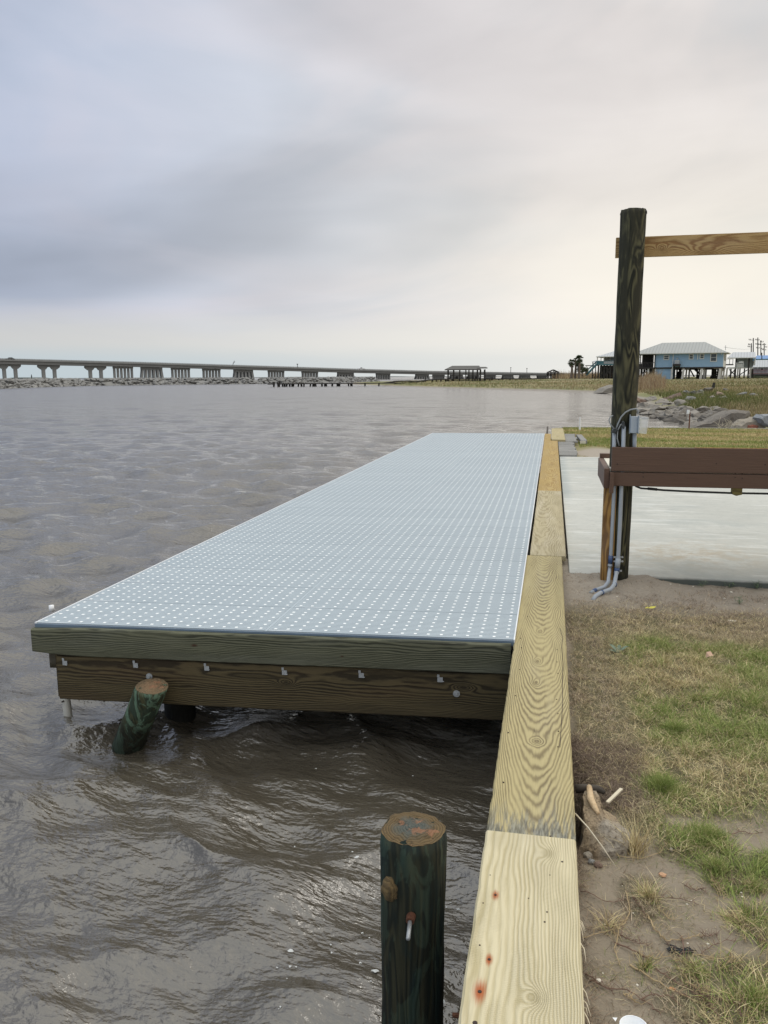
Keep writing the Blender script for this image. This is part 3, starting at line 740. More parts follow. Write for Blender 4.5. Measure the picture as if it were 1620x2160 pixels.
for pts, r, c, l in [
    ([(1300, 1992), (1365, 2025), (1400, 2060), (1460, 2095), (1540, 2130)], .0024, Mred, 'long reddish runner crossing the mud towards the bottom right'),
    ([(1320, 1880), (1328, 1925), (1305, 1965), (1296, 2000), (1310, 2045)], .002, Mtan, 'tan runner curving down beside the coping'),
    ([(1365, 1935), (1380, 1965), (1405, 1992), (1440, 1990), (1485, 1978)], .0024, Mtan, 'hooked straw-coloured runner left of the black scrap'),
    ([(1235, 2050), (1270, 2085), (1330, 2095), (1375, 2130), (1395, 2155)], .002, Mred, 'thin runner near the bottom by the white rim'),
    ([(1540, 1935), (1570, 1965), (1600, 1990), (1625, 1995)], .0024, Mred, 'reddish runner leaving at the right edge'),
    ([(1385, 1915), (1405, 1940), (1425, 1955)], .0018, Mtan, 'short straw runner in the middle of the mud'),
    ([(1330, 2035), (1390, 2080), (1450, 2110), (1520, 2150)], .0024, Mtan, 'straw runner just above the white rim'),
    ([(1545, 1930), (1565, 1960), (1575, 2000)], .002, Mtan, 'straw runner dropping beside the matted tuft'),
    ([(1225, 1880), (1280, 1905), (1330, 1900)], .0016, Mred, 'thin dark runner between coping and dry tuft'),
    ([(1500, 1780), (1560, 1755), (1620, 1760)], .0020, Mred, 'dark runner at the edge of the turf on the right'),
    ([(1230, 1975), (1290, 1965), (1330, 1935)], .0016, Mtan, 'thin tan runner reaching back to the coping'),
    ([(1425, 2040), (1450, 2070), (1475, 2100), (1490, 2140)], .002, Mtan, 'straw runner under the black scrap'),
    ([(1250, 1795), (1330, 1812), (1390, 1805), (1412, 1775)], .0014, Mtan, 'long bent straw lying in front of the rubble')]:
    runner(pts, r, c, l)

rr = random.Random(41)
for i in range(26):
    x0, y0 = rr.uniform(1235, 1600), rr.uniform(1830, 2140); a = rr.uniform(-.3, 1.2); L = rr.uniform(25, 75); pts = [(x0, y0)]
    for k in range(3): a += rr.uniform(-.45, .45); x0 += L*math.cos(a)*.5; y0 += L*math.sin(a)*.5; pts.append((x0, y0))
    if max(p[0] for p in pts) > 1640 or min(p[0] for p in pts) < 1228: continue
    runner(pts, rr.uniform(.0010, .0020), Mtan if rr.random() < .45 else Mred, 'short thin runner lying among others on the mud')
    tag(bpy.data.objects[-1] if False else list(COL.objects)[-1], None, None, 'short runners scattered on the mud')
# small litter
def lump(c, s, seed, sub=2, flat=0.5, rough=0.35):
    import bmesh
    bm = bmesh.new(); bmesh.ops.create_icosphere(bm, subdivisions=sub, radius=1.0)
    for v in bm.verts:
        n = mnoise.noise(v.co*1.3 + Vector((seed*3.1, seed, 0))); n2 = mnoise.noise(v.co*3.1 + Vector((seed, 0, seed*5.0)))
        cell = mnoise.cell(v.co*1.2 + Vector((seed, seed, seed)))
        v.co = v.co*(1 + rough*n + rough*0.5*n2 + rough*0.25*(cell-0.5))
    vs = [(c[0]+v.co.x*s[0], c[1]+v.co.y*s[1], c[2]+v.co.z*s[2]) for v in bm.verts]
    bm.verts.index_update(); fs = [[v.index for v in f.verts] for f in bm.faces]; bm.free()
    return vs, fs
def pebble(name, px, py, s, mt, label, cat, z=-0.10, grp=None, seed=1):
    p = atz(px, py, z); p.z = float(near_h(p.x, p.y)) + s[2]*0.5; m = MB(); m.add(*lump(p, s, seed, 2))
    return tag(m.build(name, mt, smooth=False), label, cat, grp)
pebble('pebble', 1397, 1848, (.012, .010, .008), plain('orange_pebble_stone', (0.48, 0.29, 0.17), .8), 'orange-tan pebble at the edge of the green tuft', 'pebble', seed=2)
pebble('shell', 1264, 2060, (.009, .007, .003), M['shell'], 'white shell flake on the mud beside the coping', 'shell', seed=3)
pebble('shell', 1344, 2074, (.004, .004, .003), M['shell'], 'tiny blue-white shell above the white rim', 'shell', seed=4)
pebble('pebble', 1415, 1795, (.008, .009, .008), M['rockbuff'], 'buff pebble in the tuft behind the orange pebble', 'pebble', seed=5)
pebble('pebble', 1418, 2085, (.009, .007, .004), plain('orange_chip', (0.50, 0.26, 0.12), .8), 'orange chip lying low on the mud', 'pebble', seed=6)
pebble('shell', 1535, 1770, (.006, .006, .004), M['shell'], 'small pale shell at the turf edge right of the tuft', 'shell', seed=7)
pebble('shell', 1545, 1308, (.03, .02, .004), M['shell'], 'broken white shell on the sand below the slab', 'shell', seed=8)
pebble('pebble', 1240, 1800, (.018, .016, .015), M['rockbuff'], 'grey pebble against the coping, first of three under the rubble', 'pebble', seed=9)
pebble('pebble', 1262, 1822, (.015, .014, .012), M['rockred'], 'reddish pebble under the rubble', 'pebble', seed=10)
pebble('pebble', 1247, 1815, (.012, .011, .010), M['rockpale'], 'pale grey pebble between the other two under the rubble', 'pebble', seed=11)
rr = random.Random(9)
for i in range(34):
    px, py = (rr.uniform(1215, 1620), rr.uniform(1235, 1300)) if i % 2 else (rr.uniform(1240, 1600), rr.uniform(1860, 2150))
    s = rr.uniform(.002, .005) * (2.2 if i % 2 else 1)
    pebble('shell_chip', px, py, (s, s*.8, s*.5), M['shell'] if i % 3 else M['rockbuff'], 'tiny pale shell chip scattered on the bare ground', 'shell chip', grp='shell chips scattered on the bare ground', seed=20+i)
m = MB(); p = atz(1375, 1283, -0.09)
for dx, dy, s in ((0, 0, .03), (-.035, -.012, .014)):
    m.add([(p.x+dx-s, p.y+dy-s*.5, -.088), (p.x+dx+s*.3, p.y+dy-s*.7, -.084), (p.x+dx+s, p.y+dy+s*.4, -.078), (p.x+dx-s*.2, p.y+dy+s*.8, -.084)], [(0, 1, 2, 3)])
tag(m.build('fallen_leaf', M['yellow']), 'bright yellow leaf scraps on the sand near the post', 'leaf')
m = MB(); p = atz(1497, 1390, -0.08)
m.add([(p.x-.02, p.y, -.075), (p.x-.004, p.y-.014, -.06), (p.x+.018, p.y, -.058), (p.x+.008, p.y+.03, -.045), (p.x-.014, p.y+.028, -.05)], [(0, 1, 2, 3, 4)])
tag(m.build('fallen_leaf', M['pinkleaf']), 'curled pinkish dry leaf lying on the turf', 'leaf')
m = MB(); p = atz(1430, 2008, -0.1)
for i in range(26):
    a = rr.uniform(-.5, 1.3); q = p + Vector((rr.uniform(-.026, .034), rr.uniform(-.012, .016), rr.uniform(.0, .008)))
    d = Vector((math.cos(a), math.sin(a)*.7, rr.uniform(-.1, .3)))*rr.uniform(.006, .02)
    m.tube([q - d, q, q + d], [.0006, .0025, .0006], 4)
tag(m.build('black_scrap', M['blackrag']), 'shredded black scrap on the mud between the runners', 'debris')
m = MB(); p = atz(1297, 2152, -.1); m.add([(p.x-.006, p.y+.003, -.096), (p.x+.006, p.y+.004, -.095), (p.x+.001, p.y-.006, -.098)], [(0, 1, 2)])
tag(m.build('paper_scrap', M['white']), 'tiny white triangular paper scrap beside the white rim', 'paper')
# white plastic pail, only its rim in view
p = atz(1337, 2166, -0.03); rt = thing('plastic_pail', (p.x, p.y, -0.11), 'white plastic pail rim poking in at the bottom edge', 'pail')
m = MB(); n = 48; prof = [(0.024, -.11), (0.030, -.035), (0.032, -.035), (0.0325, -.029), (0.0295, -.029), (0.023, -.105)]
vs = [(p.x + r_*math.cos(6.2832*k/n), p.y + r_*math.sin(6.2832*k/n), z_) for r_, z_ in prof for k in range(n)]
fs = [(i*n+k, i*n+(k+1) % n, (i+1)*n+(k+1) % n, (i+1)*n+k) for i in range(5) for k in range(n)] + [tuple(range(5*n, 6*n))]
m.add(vs, fs); m.build('pail_body', M['white'], rt, smooth=True)
m = MB(); m.tube([(p.x + .0315*math.cos(6.2832*k/24), p.y + .0315*math.sin(6.2832*k/24), -.0285) for k in range(25)], .0014, 6); m.build('rolled_rim', M['white'], rt, smooth=True)
# rubble chunk in the washed-out hole
def rubble():
    base = atz(1265, 1740, -0.1)
    rt = thing('concrete_rubble', (base.x, base.y, -0.12), 'rough tan concrete chunk wedged in the hole beside the coping', 'rubble')
    m = MB()
    top = [(1230, 1662), (1258, 1668), (1272, 1705), (1300, 1722), (1330, 1760), (1322, 1790), (1262, 1800), (1222, 1785), (1236, 1745), (1232, 1712)]
    import bmesh
    bm = bmesh.new(); n = len(top)
    zt = [-.075, -.065, -.045, -.04, -.06, -.085, -.09, -.10, -.05, -.06]
    T = [bm.verts.new(atz(x, y, zt[i])) for i, (x, y) in enumerate(top)]
    B = [bm.verts.new(Vector((v.co.x + (v.co.x-base.x)*.12, v.co.y + (v.co.y-base.y)*.1, -.22))) for v in T]
    c = bm.verts.new(atz(1278, 1742, -0.022))
    for i in range(n): bm.faces.new((T[i], T[(i+1) % n], c)); bm.faces.new((B[i], B[(i+1) % n], T[(i+1) % n], T[i]))
    bmesh.ops.subdivide_edges(bm, edges=bm.edges[:], cuts=6, use_grid_fill=True)
    bmesh.ops.recalc_face_normals(bm, faces=bm.faces[:]); bm.normal_update()
    for v in bm.verts: v.co += v.normal*(mnoise.fractal(v.co*26, 1.0, 2.0, 4)*0.008) + v.normal*mnoise.noise(v.co*9)*.006
    bm.verts.index_update(); m.add([v.co.copy() for v in bm.verts], [[v.index for v in f.verts] for f in bm.faces]); bm.free()
    m.build('rubble_body', M['rubble'], rt)
    m = MB(); pts = [atz(1243, 1660, -.055), atz(1246, 1685, -.045), atz(1254, 1702, -.036), atz(1262, 1716, -.03)]
    m.tube(pts, [.010, .013, .011, .006], 10); o = m.build('broken_edge', M['coral'], rt, smooth=True); tag(o, 'pale orange broken edge')
rubble()
m = MB(); m.tube([atz(1214, 1664, -.075), atz(1232, 1662, -.07), atz(1262, 1664, -.075), atz(1275, 1672, -.08)], [.017, .016, .014, .008], 8)
tag(m.build('rotten_log', M['bulk'], smooth=True), 'short dark rotten log end beside the coping above the rubble', 'log')
m = MB(); m.bar(atz(1281, 1693, -.075), atz(1311, 1664, -.065), .012, .006)
tag(m.build('wood_splinter', M['stick']), 'pale split wood sliver pointing up right behind the rubble', 'stick')
m = MB(); m.tube([atz(1213, 1716, -.03), atz(1240, 1745, -.02), atz(1270, 1785, -.045), atz(1300, 1830, -.09)], [.003, .0022, .0018, .001], 6)
tag(m.build('bleached_stem', M['stick'], smooth=True), 'long bleached stem leaning from the coping over the rubble', 'stick')

# ================================================================== SLAB
rs = thing('concrete_slab', (3, 10.8, -0.11), 'pale concrete slab with saw-cut joints beside the seawall', 'slab')
for i, (y0, y1) in enumerate(((6.30, 8.168), (8.172, 11.005), (11.010, 15.68))):
    m = MB(); m.box((0.172, y0, -0.20), (9.5, y1, -0.05)); m.build('slab_bay', M['conc'], rs, bevel=0.006)
# ================================================================== SEAWALL
def board(name, mt, parent, x0, x1, y0, y1, z0, z1, jag=0.0, seed=0, nl=None, flip=False):
    # long axis = local X (world +Y); local Y = world -X
    L = y1 - y0; W = x1 - x0; T = z1 - z0; nl = nl or max(2, int(L / 0.06)); rr = random.Random(seed)
    m = MB(); vs = []
    for i in range(nl + 1):
        x = L*i/nl; j1 = rr.uniform(-1, 1)*jag + (rr.random() < .06)*jag*-3; j2 = rr.uniform(-1, 1)*jag + (rr.random() < .06)*jag*-3; jz = rr.uniform(-1, 0)*jag
        h = W/2; ch = 0.006
        vs += [(x, -h - j2*0, 0), (x, -h - j2*.6, T-ch+jz), (x, -h+ch - j2, T), (x, h-ch + j1, T), (x, h + j1*.6, T-ch+jz), (x, h, 0)]
    fs = []
    for i in range(nl):
        for k in range(6): fs.append((i*6+k, (i+1)*6+k, (i+1)*6+(k+1) % 6, i*6+(k+1) % 6))
    fs += [tuple(range(6)), tuple(nl*6 + k for k in reversed(range(6)))]
    m.add(vs, fs)
    me = bpy.data.meshes.new(name); me.from_pydata(m.v, [], m.f); me.materials.append(mt); me.update()
    import bmesh
    bm = bmesh.new(); bm.from_mesh(me); bmesh.ops.recalc_face_normals(bm, faces=bm.faces[:]); bm.to_mesh(me); bm.free()
    o = bpy.data.objects.new(name, me); COL.objects.link(o); o.parent = parent
    pw = wloc(parent) if parent else Vector((0, 0, 0))
    o.location = Vector(((x0+x1)/2, y0, z0)) - pw; o.rotation_euler = (0, 0, math.pi/2)
    return o
sw = thing('seawall', (-0.03, 1.0, -1.0), 'timber seawall topped with wide pale yellow coping boards', 'seawall')
b1 = board('coping_board', M['cap1'], sw, -.172, .116, 1.30, 2.452, -.040, 0.0, jag=.0012, seed=1); tag(b1, 'pale coping board with rust-ringed nails and a round knot')
b2 = board('coping_board', M['cap2'], sw, -.170, .117, 2.455, 6.654, -.042, -.002, jag=.0014, seed=2); tag(b2, 'coping board with bold arched grain and a grey weathered end')
b3 = board('coping_board', M['cap3'], sw, -.145, .150, 6.659, 10.560, -.042, 0.0, jag=.001, seed=3); tag(b3, 'tan coping board beside the near half of the slab')
b4 = board('coping_board', M['cap4'], sw, -.148, .152, 10.566, 18.93, -.042, -.002, jag=.001, seed=4); tag(b4, 'new golden coping board')
b5 = board('coping_board', M['cap4'], sw, -.155, .000, 18.94, 21.2, -.042, -.004, seed=5); tag(b5, 'narrow golden coping board at the dock end')
b6 = board('coping_board', M['cap5'], sw, .012, .325, 18.95, 23.0, -.030, .020, seed=6); tag(b6, 'straw-coloured coping board set over at the far end')
m = MB()
for i in range(28):                             # sheet boards under the coping, land and water side
    pass
for k, (y0, y1) in enumerate([(1.0 + 2.4*i, 3.395 + 2.4*i) for i in range(10)]):
    m = MB(); m.box((-.13, y0, -2.0), (-.085, y1, -.045)); m.build('sheet_board', M['bulk'], sw)
for k, (y0, y1) in enumerate([(1.0, 6.2)]):
    m = MB(); m.box((.082, y0, -.5), (.112, y1, -.045)); tag(m.build('back_board', M['bulk'], sw), 'dark board under the land side of the coping')
for i in range(8):
    m = MB(); y = 1.9 + 2.6*i; m.tube([(-.02, y, -1.8), (-.02, y, -.05)], .06, 10); m.build('wall_post', M['darkpile'], sw)
for (px, py, s) in [(1045, 1888, .0036), (1032, 2024, .004), (1012, 2092, .005), (1019, 1905, .002), (1012, 1994, .0024), (1154, 1924, .0025), (1149, 1945, .0028), (1115, 1895, .0018), (1160, 1846, .0018),
                    (1161, 1764, .0028), (1186, 1818, .0034), (1002, 2158, .006), (1034, 1846, .0016),
                    (1062, 1650, .003), (1087, 1467, .0022), (1100, 1366, .003), (1175, 1370, .0024), (1175, 1396, .0024), (1177, 1420, .0024), (1174, 1475, .0022), (1177, 1505, .0022), (1178, 1542, .003), (1177, 1575, .0022),
                    (1072, 1545, .003), (1098, 1346, .003), (1096, 1412, .002), (1116, 1260, .002), (1117, 1238, .002), (1113, 1300, .003), (1121, 1192, .0022), (1175, 1190, .002), (1130, 1020, .002), (1172, 1085, .003), (1170, 1120, .003)]:
    q = atz(px, py, 0.0); m = MB(); m.tube([(q.x, q.y, -.004), (q.x, q.y, .0012)], s, 8)
    m.build('nail_head', M['nail'], sw)
# a long check near the land edge of the second board
m = MB(); P = [(1181, 1325), (1187, 1345), (1185, 1365), (1188, 1400), (1186, 1440), (1187, 1480), (1184, 1530), (1181, 1576)]
for i in range(len(P)-1):
    a = atz(*P[i], .0); b = atz(*P[i+1], .0); m.add([(a.x-.0012, a.y, -.0006), (a.x+.0012, a.y, -.0006), (b.x+.0012, b.y, -.0006), (b.x-.0012, b.y, -.0006)], [(0, 1, 2, 3)])
m.build('long_check', M['nail'], sw)
m = MB(); m.tube([(-.196, 1.737, -.012), (-.12, 1.745, -.012)], .006, 8)
m.v = [(a, b, c-.06) for a, b, c in m.v]; m.build('tie_rod', M['rusty'], sw)
# splinters along the land edge near the bottom
m = MB(); rr = random.Random(3)
for i in range(9):
    y = rr.uniform(1.75, 2.1); l = rr.uniform(.02, .07); m.tube([(.112, y, -.012 - rr.uniform(0, .02)), (.12 + rr.uniform(0, .006), y-l*.5, -.02), (.122 + rr.uniform(0, .014), y-l, -.03)], [.002, .0014, .0004], 4)
m.build('edge_splinters', M['stick'], sw)
# grey boardwalk planks and bits at the far end
gw = thing('boardwalk', (.33, 17, -.06), 'weathered grey plank walk between golden coping and lawn', 'boardwalk')
y = 15.72
while y < 21.4:
    w = 0.235; xr = .50 if y < 18.9 else .60; xl = .165 if y < 18.9 else .335
    m = MB(); m.box((xl, y, -.055), (xr + rr.uniform(-.02, .02), y+w-.008, -.025 + rr.uniform(-.004, .004))); m.build('plank', M['oldplank'], gw); y += w
p = thing('wood_block', (.72, 20.2, -.1), 'short pale timber offcut with sawn face lying on the lawn', 'offcut')
m = MB(); m.box((.66, 19.3, -.11), (.80, 21.3, -.02), 0.03); m.build('offcut_timber', M['oldplank'], p, bevel=.01)
m = MB(); m.box((.665, 19.27, -.10), (.795, 19.298, -.03)); tag(m.build('sawn_face', M['benchtop'], p), 'cream sawn face')
rt = thing('white_stub', (.82, 24.4, -.12), 'thin white stake at the lawn edge above the offcut', 'stake')
m = MB(); m.tube([(.82, 24.4, -.15), (.82, 24.4, .26)], [.028, .022], 8); m.build('stake_shaft', M['white'], rt)
rt = thing('marker_post', (4.0, 25.3, -.12), 'thin metal post with a white cap at the lawn edge', 'post')
m = MB(); m.tube([(4.0, 25.3, -.3), (4.0, 25.3, .38)], .018, 8); m.build('post_shaft', M['rusty'], rt)
m = MB(); m.tube([(3.95, 25.3, .34), (3.955, 25.3, .45)], .04, 10); m.build('post_cap', M['white'], rt)
bk = thing('lawn_bulkhead', (8, 25.7, -.6), 'low dark timber bulkhead along the far edge of the lawn', 'bulkhead')
m = MB(); m.box((.33, 25.55, -1.8), (22, 25.66, -.13)); m.build('bulkhead_sheeting', M['bulk'], bk)
m = MB(); m.box((.33, 25.52, -.128), (22, 25.74, -.095)); m.build('bulkhead_cap', M['oldplank'], bk)
m = MB(); m.box((.10, 23.0, -1.8), (.33, 25.66, -.13)); m.build('return_sheeting', M['bulk'], bk)
# lawn beyond the slab
def lawn():
    g = np.random.default_rng(8); n = 150000
    x = .35 + g.random(n)*8.5; y = 15.75 + g.random(n)*9.8
    bare = ((x-.98)/.42)**2 + ((y-17.3)/1.5)**2 + .7*(FB(x, y, 3, 3)-.5) < 1.0
    walk = (x < .64) & (y < 21.5); k = ~bare & ~walk & (x < 1.2 + (y)*.27); x, y = x[k], y[k]; n = len(x)
    pt = FB(x*.6, y*1.6 + 5, .9, 3); far = smooth(y, 19.0, 23.5)
    straw = np.clip(.30 + far*.42 + (.5-pt)*2.2, .05, .95)
    c = palette(g, n, straw)*np.array([1.0, .98, .9])
    blades('grass', np.stack([x, y, np.full(n, -.115)], -1), g.uniform(.025, .06, n), g.uniform(.006, .011, n), c, .9, 'mown green and straw lawn beyond the slab', seed=9, segs=1)
lawn()

# ================================================================== DOCK
SH = 0.075
def shx(x, y): return y + SH*(x + .167)
dk = thing('dock', (-1.6, 12.7, WZ), 'long dock with light blue-grey plastic deck panels beside the seawall', 'dock')
NP = 34; PL = (21.11 - 4.395)/NP
def panel_mesh():
    m = MB(); W = 1.415; L = PL - .005; pitch = L/20.0; z1 = .012
    def bx(x0, x1, y0, y1, z0, z1_):
        m.hexa([(x0, y0+SH*x0, z0), (x1, y0+SH*x1, z0), (x1, y1+SH*x1, z0), (x0, y1+SH*x0, z0)], [(x0, y0+SH*x0, z1_), (x1, y0+SH*x1, z1_), (x1, y1+SH*x1, z1_), (x0, y1+SH*x0, z1_)])
    m.cur = 0
    for i in range(20):
        bx(-W+.006, -.006, i*pitch + .001, i*pitch + pitch*.82, -.012, z1)
    for i in range(20):                         # ribs under the slats
        x = -W + .01 + (W-.02)*i/19; bx(x-.003, x+.003, .002, L-.002, -.03, .000)
    bx(-W, -W+.0055, 0, L, -.03, z1-.001); bx(-.0055, 0, 0, L, -.03, z1-.001)
    bx(-W+.006, -.006, -.0015, -.0002, -.02, z1-.003)
    m.cur = 1
    for r_ in range(7):
        yc = (r_ + .5)*L/7.0
        i = round((yc - pitch*.35)/pitch); y0 = i*pitch + .0005
        for k in range(19):
            x = -W + .037 + k*(W-.074)/18
            bx(x-.0078, x+.0078, y0 + pitch*.08, y0 + pitch*.82, z1-.006, z1+.0015)
    m.cur = 2
    bx(-W+.0065, -W+.20, .0035, .0075, z1-.004, z1+.0012)
    return m
pm = panel_mesh(); first = None
for i in range(NP):
    for s, xr in enumerate((-.172, -1.602)):
        if first is None:
            first = pm.build('deck_panel', [M['panel'], M['stud'], M['trim']], dk, local=True); o = first
        else:
            o = first.copy(); COL.objects.link(o); o.parent = dk
        o.location = Vector((xr, 4.395 + i*PL + SH*(xr+.167), 0)) - dk.location
def dbar(name, x0, x1, y0, y1, z0, z1, mt, **k):
    m = MB(); m.hexa([(x0, shx(x0, y0), z0), (x1, shx(x1, y0), z0), (x1, shx(x1, y1), z0), (x0, shx(x0, y1), z0)], [(x0, shx(x0, y0), z1), (x1, shx(x1, y0), z1), (x1, shx(x1, y1), z1), (x0, shx(x0, y1), z1)])
    return m.build(name, mt, dk, **k)
tag(dbar('edge_trim', -.1715, -.1655, 4.385, 21.12, -.03, .0145, M['trim']), 'white strip along the seawall side')
dbar('edge_trim', -3.026, -3.019, 4.385, 21.12, -.03, .0145, M['trim'])
dbar('seam_trim', -1.6005, -1.5885, 4.39, 21.11, -.03, .0118, M['panel'])
tag(dbar('end_trim', -3.02, -.17, 4.3755, 4.3845, -.02, .008, M['bluetrim']), 'dark blue strip along the near edge')
# fascia board with a worn left corner; local X runs along the board
def hboard(name, mt, x0, x1, yc, z0, z1, t, corner=0.0, bow=0.0, jag=0.0, seed=0, yrot=None):
    L = x1 - x0; n = 60; m = MB(); rr = random.Random(seed); vs = []
    for i in range(n+1):
        u = i/n; x = L*u; e = 0.0
        top = (z1-z0)/2; bot = -(z1-z0)/2
        if corner and x < corner: q = 1 - x/corner; top -= .012*q; bot += .02*q*q
        j = rr.uniform(-1, 1)*jag; zz = bow*4*u*(1-u)
        for (yy, z_) in ((t/2, bot+.006), (t/2-.006, bot), (-t/2+.006, bot), (-t/2, bot+.006), (-t/2, top-.007), (-t/2+.007, top), (t/2-.007, top), (t/2, top-.007)):
            vs.append((x, z_ + zz + j*(.3 if z_ > 0 else 1), -yy))
    fs = [(i*8+k, i*8+(k+1) % 8, (i+1)*8+(k+1) % 8, (i+1)*8+k) for i in range(n) for k in range(8)] + [tuple(reversed(range(8))), tuple(n*8+k for k in range(8))]
    m.add(vs, fs); o = m.build(name, mt, dk, local=True)
    import bmesh
    bm = bmesh.new(); bm.from_mesh(o.data); bmesh.ops.recalc_face_normals(bm, faces=bm.faces[:]); bm.to_mesh(o.data); bm.free()
    o.location = Vector((x0, shx(x0, yc), (z0+z1)/2)) - dk.location
    o.rotation_euler = (math.pi/2, 0, math.atan(SH))
    return o
hboard('fascia_board', M['fascia'], -3.032, -.178, 4.370, -.178, -.004, .045, corner=.35, jag=.0008, seed=1)
hboard('rim_beam', M['rim'], -2.89, -.180, 4.3875, -.462, -.184, .045, jag=.0008, seed=2)
hboard('rim_beam', M['rim'], -2.93, -.180, 4.437, -.470, -.186, .045, jag=.0008, seed=5)
# underframe
for i in range(7):
    x = -2.88 + .42*i; dbar('joist', x-.02, x+.02, 4.46, 21.0, -.20, -.035, M['joist'])
dbar('rim_beam', -3.0, -2.95, 4.46, 21.1, -.30, -.035, M['joist'])
for y in (7.5, 10.6, 13.7, 16.8, 20.0): dbar('cross_beam', -2.9, -.2, y, y+.08, -.44, -.205, M['joist'])
for (x, y) in [(-2.33, 4.62), (-.75, 5.05), (-2.33, 7.65), (-.75, 7.7), (-2.33, 10.8), (-.75, 10.8), (-2.33, 13.9), (-.75, 13.9), (-2.33, 17), (-.75, 17), (-2.33, 20.2), (-.75, 20.2)]:
    m = MB(); m.tube([(x, y, -2.0), (x, y, -.205)], .10, 16); m.build('pile', M['darkpile'], dk, smooth=True)
# galvanised ties and bolt heads on the rim beam
for (px, py) in ((137, 1397), (286, 1402), (436, 1408), (600, 1417), (762, 1423), (928, 1432)):
    yq = 4.335; q = aty(px, py, 4.19); yf = shx(q.x, 4.3645) - .002
    q = aty(px, py, yf); m = MB()
    m.box((q.x-.014, yf-.004, q.z-.018), (q.x+.016, yf, q.z+.010)); m.box((q.x-.016, yf-.004, q.z+.009), (q.x-.0145+.012, yf-.0005, q.z+.026))
    m.bar((q.x+.016, yf-.006, q.z-.01), (q.x+.020, yf-.024, q.z-.006), .012, .003)
    m.build('metal_tie', M['galv'], dk)
for (px, py) in ((315, 1427), (963, 1463)):
    q = aty(px, py, 4.2); yf = shx(q.x, 4.3645) - .002; q = aty(px, py, yf)
    m = MB(); m.tube([(q.x, yf+.002, q.z), (q.x, yf-.004, q.z)], .020, 20); w = m.build('washer', M['galv'], dk)
    m = MB(); m.tube([(q.x, yf-.0042, q.z), (q.x, yf-.014, q.z)], .010, 6); m.build('bolt_head', M['galv'], w)

# ================================================================== PILES
def pile(name, base, top, r, mt, parent, seed, n=40, rings=60, rough=.006, cutz=None):
    base, top = Vector(base), Vector(top); d = top - base; rr = random.Random(seed); m = MB(); vs = []
    L = d.length; dn = d.normalized(); a = dn.cross(Vector((0, 1, 0))).normalized(); b = dn.cross(a)
    for i in range(rings+1):
        t = i/rings; c = base + d*t
        for k in range(n):
            an = 6.28318*k/n; u = a*math.cos(an) + b*math.sin(an)
            e = rough*mnoise.fractal(Vector((math.cos(an)*2.2 + seed, math.sin(an)*2.2, t*L*2.2)), 1.0, 2.0, 3) + .0016*mnoise.noise(Vector((an*9, t*L*1.5, seed)))
            if i == rings: e -= .004
            vs.append(c + u*(r + e) + dn*(0 if i < rings else rr.uniform(-.003, .003)))
    fs = [(i*n+k, i*n+(k+1) % n, (i+1)*n+(k+1) % n, (i+1)*n+k) for i in range(rings) for k in range(n)] + [tuple(rings*n+k for k in range(n))]
    m.add(vs, fs); return m.build(name, mt, parent, smooth=True), vs[rings*n:], dn
def cutface(name, rim, c, nrm, mt, parent, seed, dome=.006, rough=.005):
    # disc with object origin at its centre so that the rings are centred
    n = len(rim); m = MB(); rr = random.Random(seed); K = 9; vs = []
    for j in range(K):
        t = 1 - j/K
        for v in rim:
            p = c + (Vector(v)-c)*t + nrm*(dome*(1-t) + rough*(1-t**6)*mnoise.fractal((c + (Vector(v)-c)*t)*38, 1, 2, 4) + .0015)
            vs.append(p - c)
    vs.append(nrm*(dome+.001)); fs = [(j*n+k, j*n+(k+1) % n, (j+1)*n+(k+1) % n, (j+1)*n+k) for j in range(K-1) for k in range(n)] + [((K-1)*n+k, (K-1)*n+(k+1) % n, K*n) for k in range(n)]
    m.add(vs, fs); o = m.build(name, mt, parent, smooth=True, local=True); o.location = c - wloc(parent); return o
c = Vector((-.367, 2.172, .145))
rt = thing('mooring_pile', (c.x, c.y, WZ), 'dark mossy round pile with a mossy cut top and rusty bolt', 'pile')
o, rim, dn = pile('pile_shaft', (c.x-.005, c.y-.005, -2.0), c, .0965, M['pile'], rt, 3)
cutface('cut_top', rim, c, dn, M['cut'], rt, 1, dome=.010, rough=.010)
m = MB(); m.add(*lump((c.x-.052, c.y-.072, c.z-.15), (.034, .026, .040), 5, 3, rough=.3)); tag(m.build('branch_stub', M['cut'], rt, smooth=True), 'mossy knot bulging from the side')
q = aty(866, 1938, 2.068); m = MB(); m.tube([(q.x, q.y+.012, q.z+.002), (q.x, q.y-.010, q.z-.002)], [.014, .0125], 16); wsh = m.build('rusty_nut', M['rusty'], rt)
m = MB(); m.tube([q + Vector((0, -.008, -.002)), q + Vector((.006, -.075, -.008))], .0060, 14); m.build('bolt_rod', M['galv'], rt, smooth=True)
# leaning cut-off pile in front of the dock
rt = thing('leaning_pile', (-2.42, 4.10, WZ), 'short leaning pile with green stains and a fresh orange cut top', 'pile')
tp = aty(321, 1448, 4.08)
bs = atz(274, 1562, WZ); ax = (tp - bs).normalized(); tb = bs - ax*.5
o, rim, dn = pile('pile_shaft', tb, tp, .090, M['pilelean'], rt, 8)
me = o.data; nrim = 40; cutn = Vector((.05, -.14, 1)).normalized()
for k in range(nrim):                            # saw the top level instead of square to the pile
    v = me.vertices[60*nrim + k]; w = v.co + wloc(rt)
    h = (tp - w).dot(cutn)/ax.dot(cutn); w2 = w + ax*h; v.co = w2 - wloc(rt)
    for i2 in range(8):
        vv = me.vertices[(59-i2)*nrim + k]; ww = vv.co + wloc(rt)
        if (ww - tp).dot(cutn) > -.004: vv.co = w2 - wloc(rt) - ax*.004*(i2+1)
rim = [me.vertices[60*nrim+k].co + wloc(rt) for k in range(nrim)]
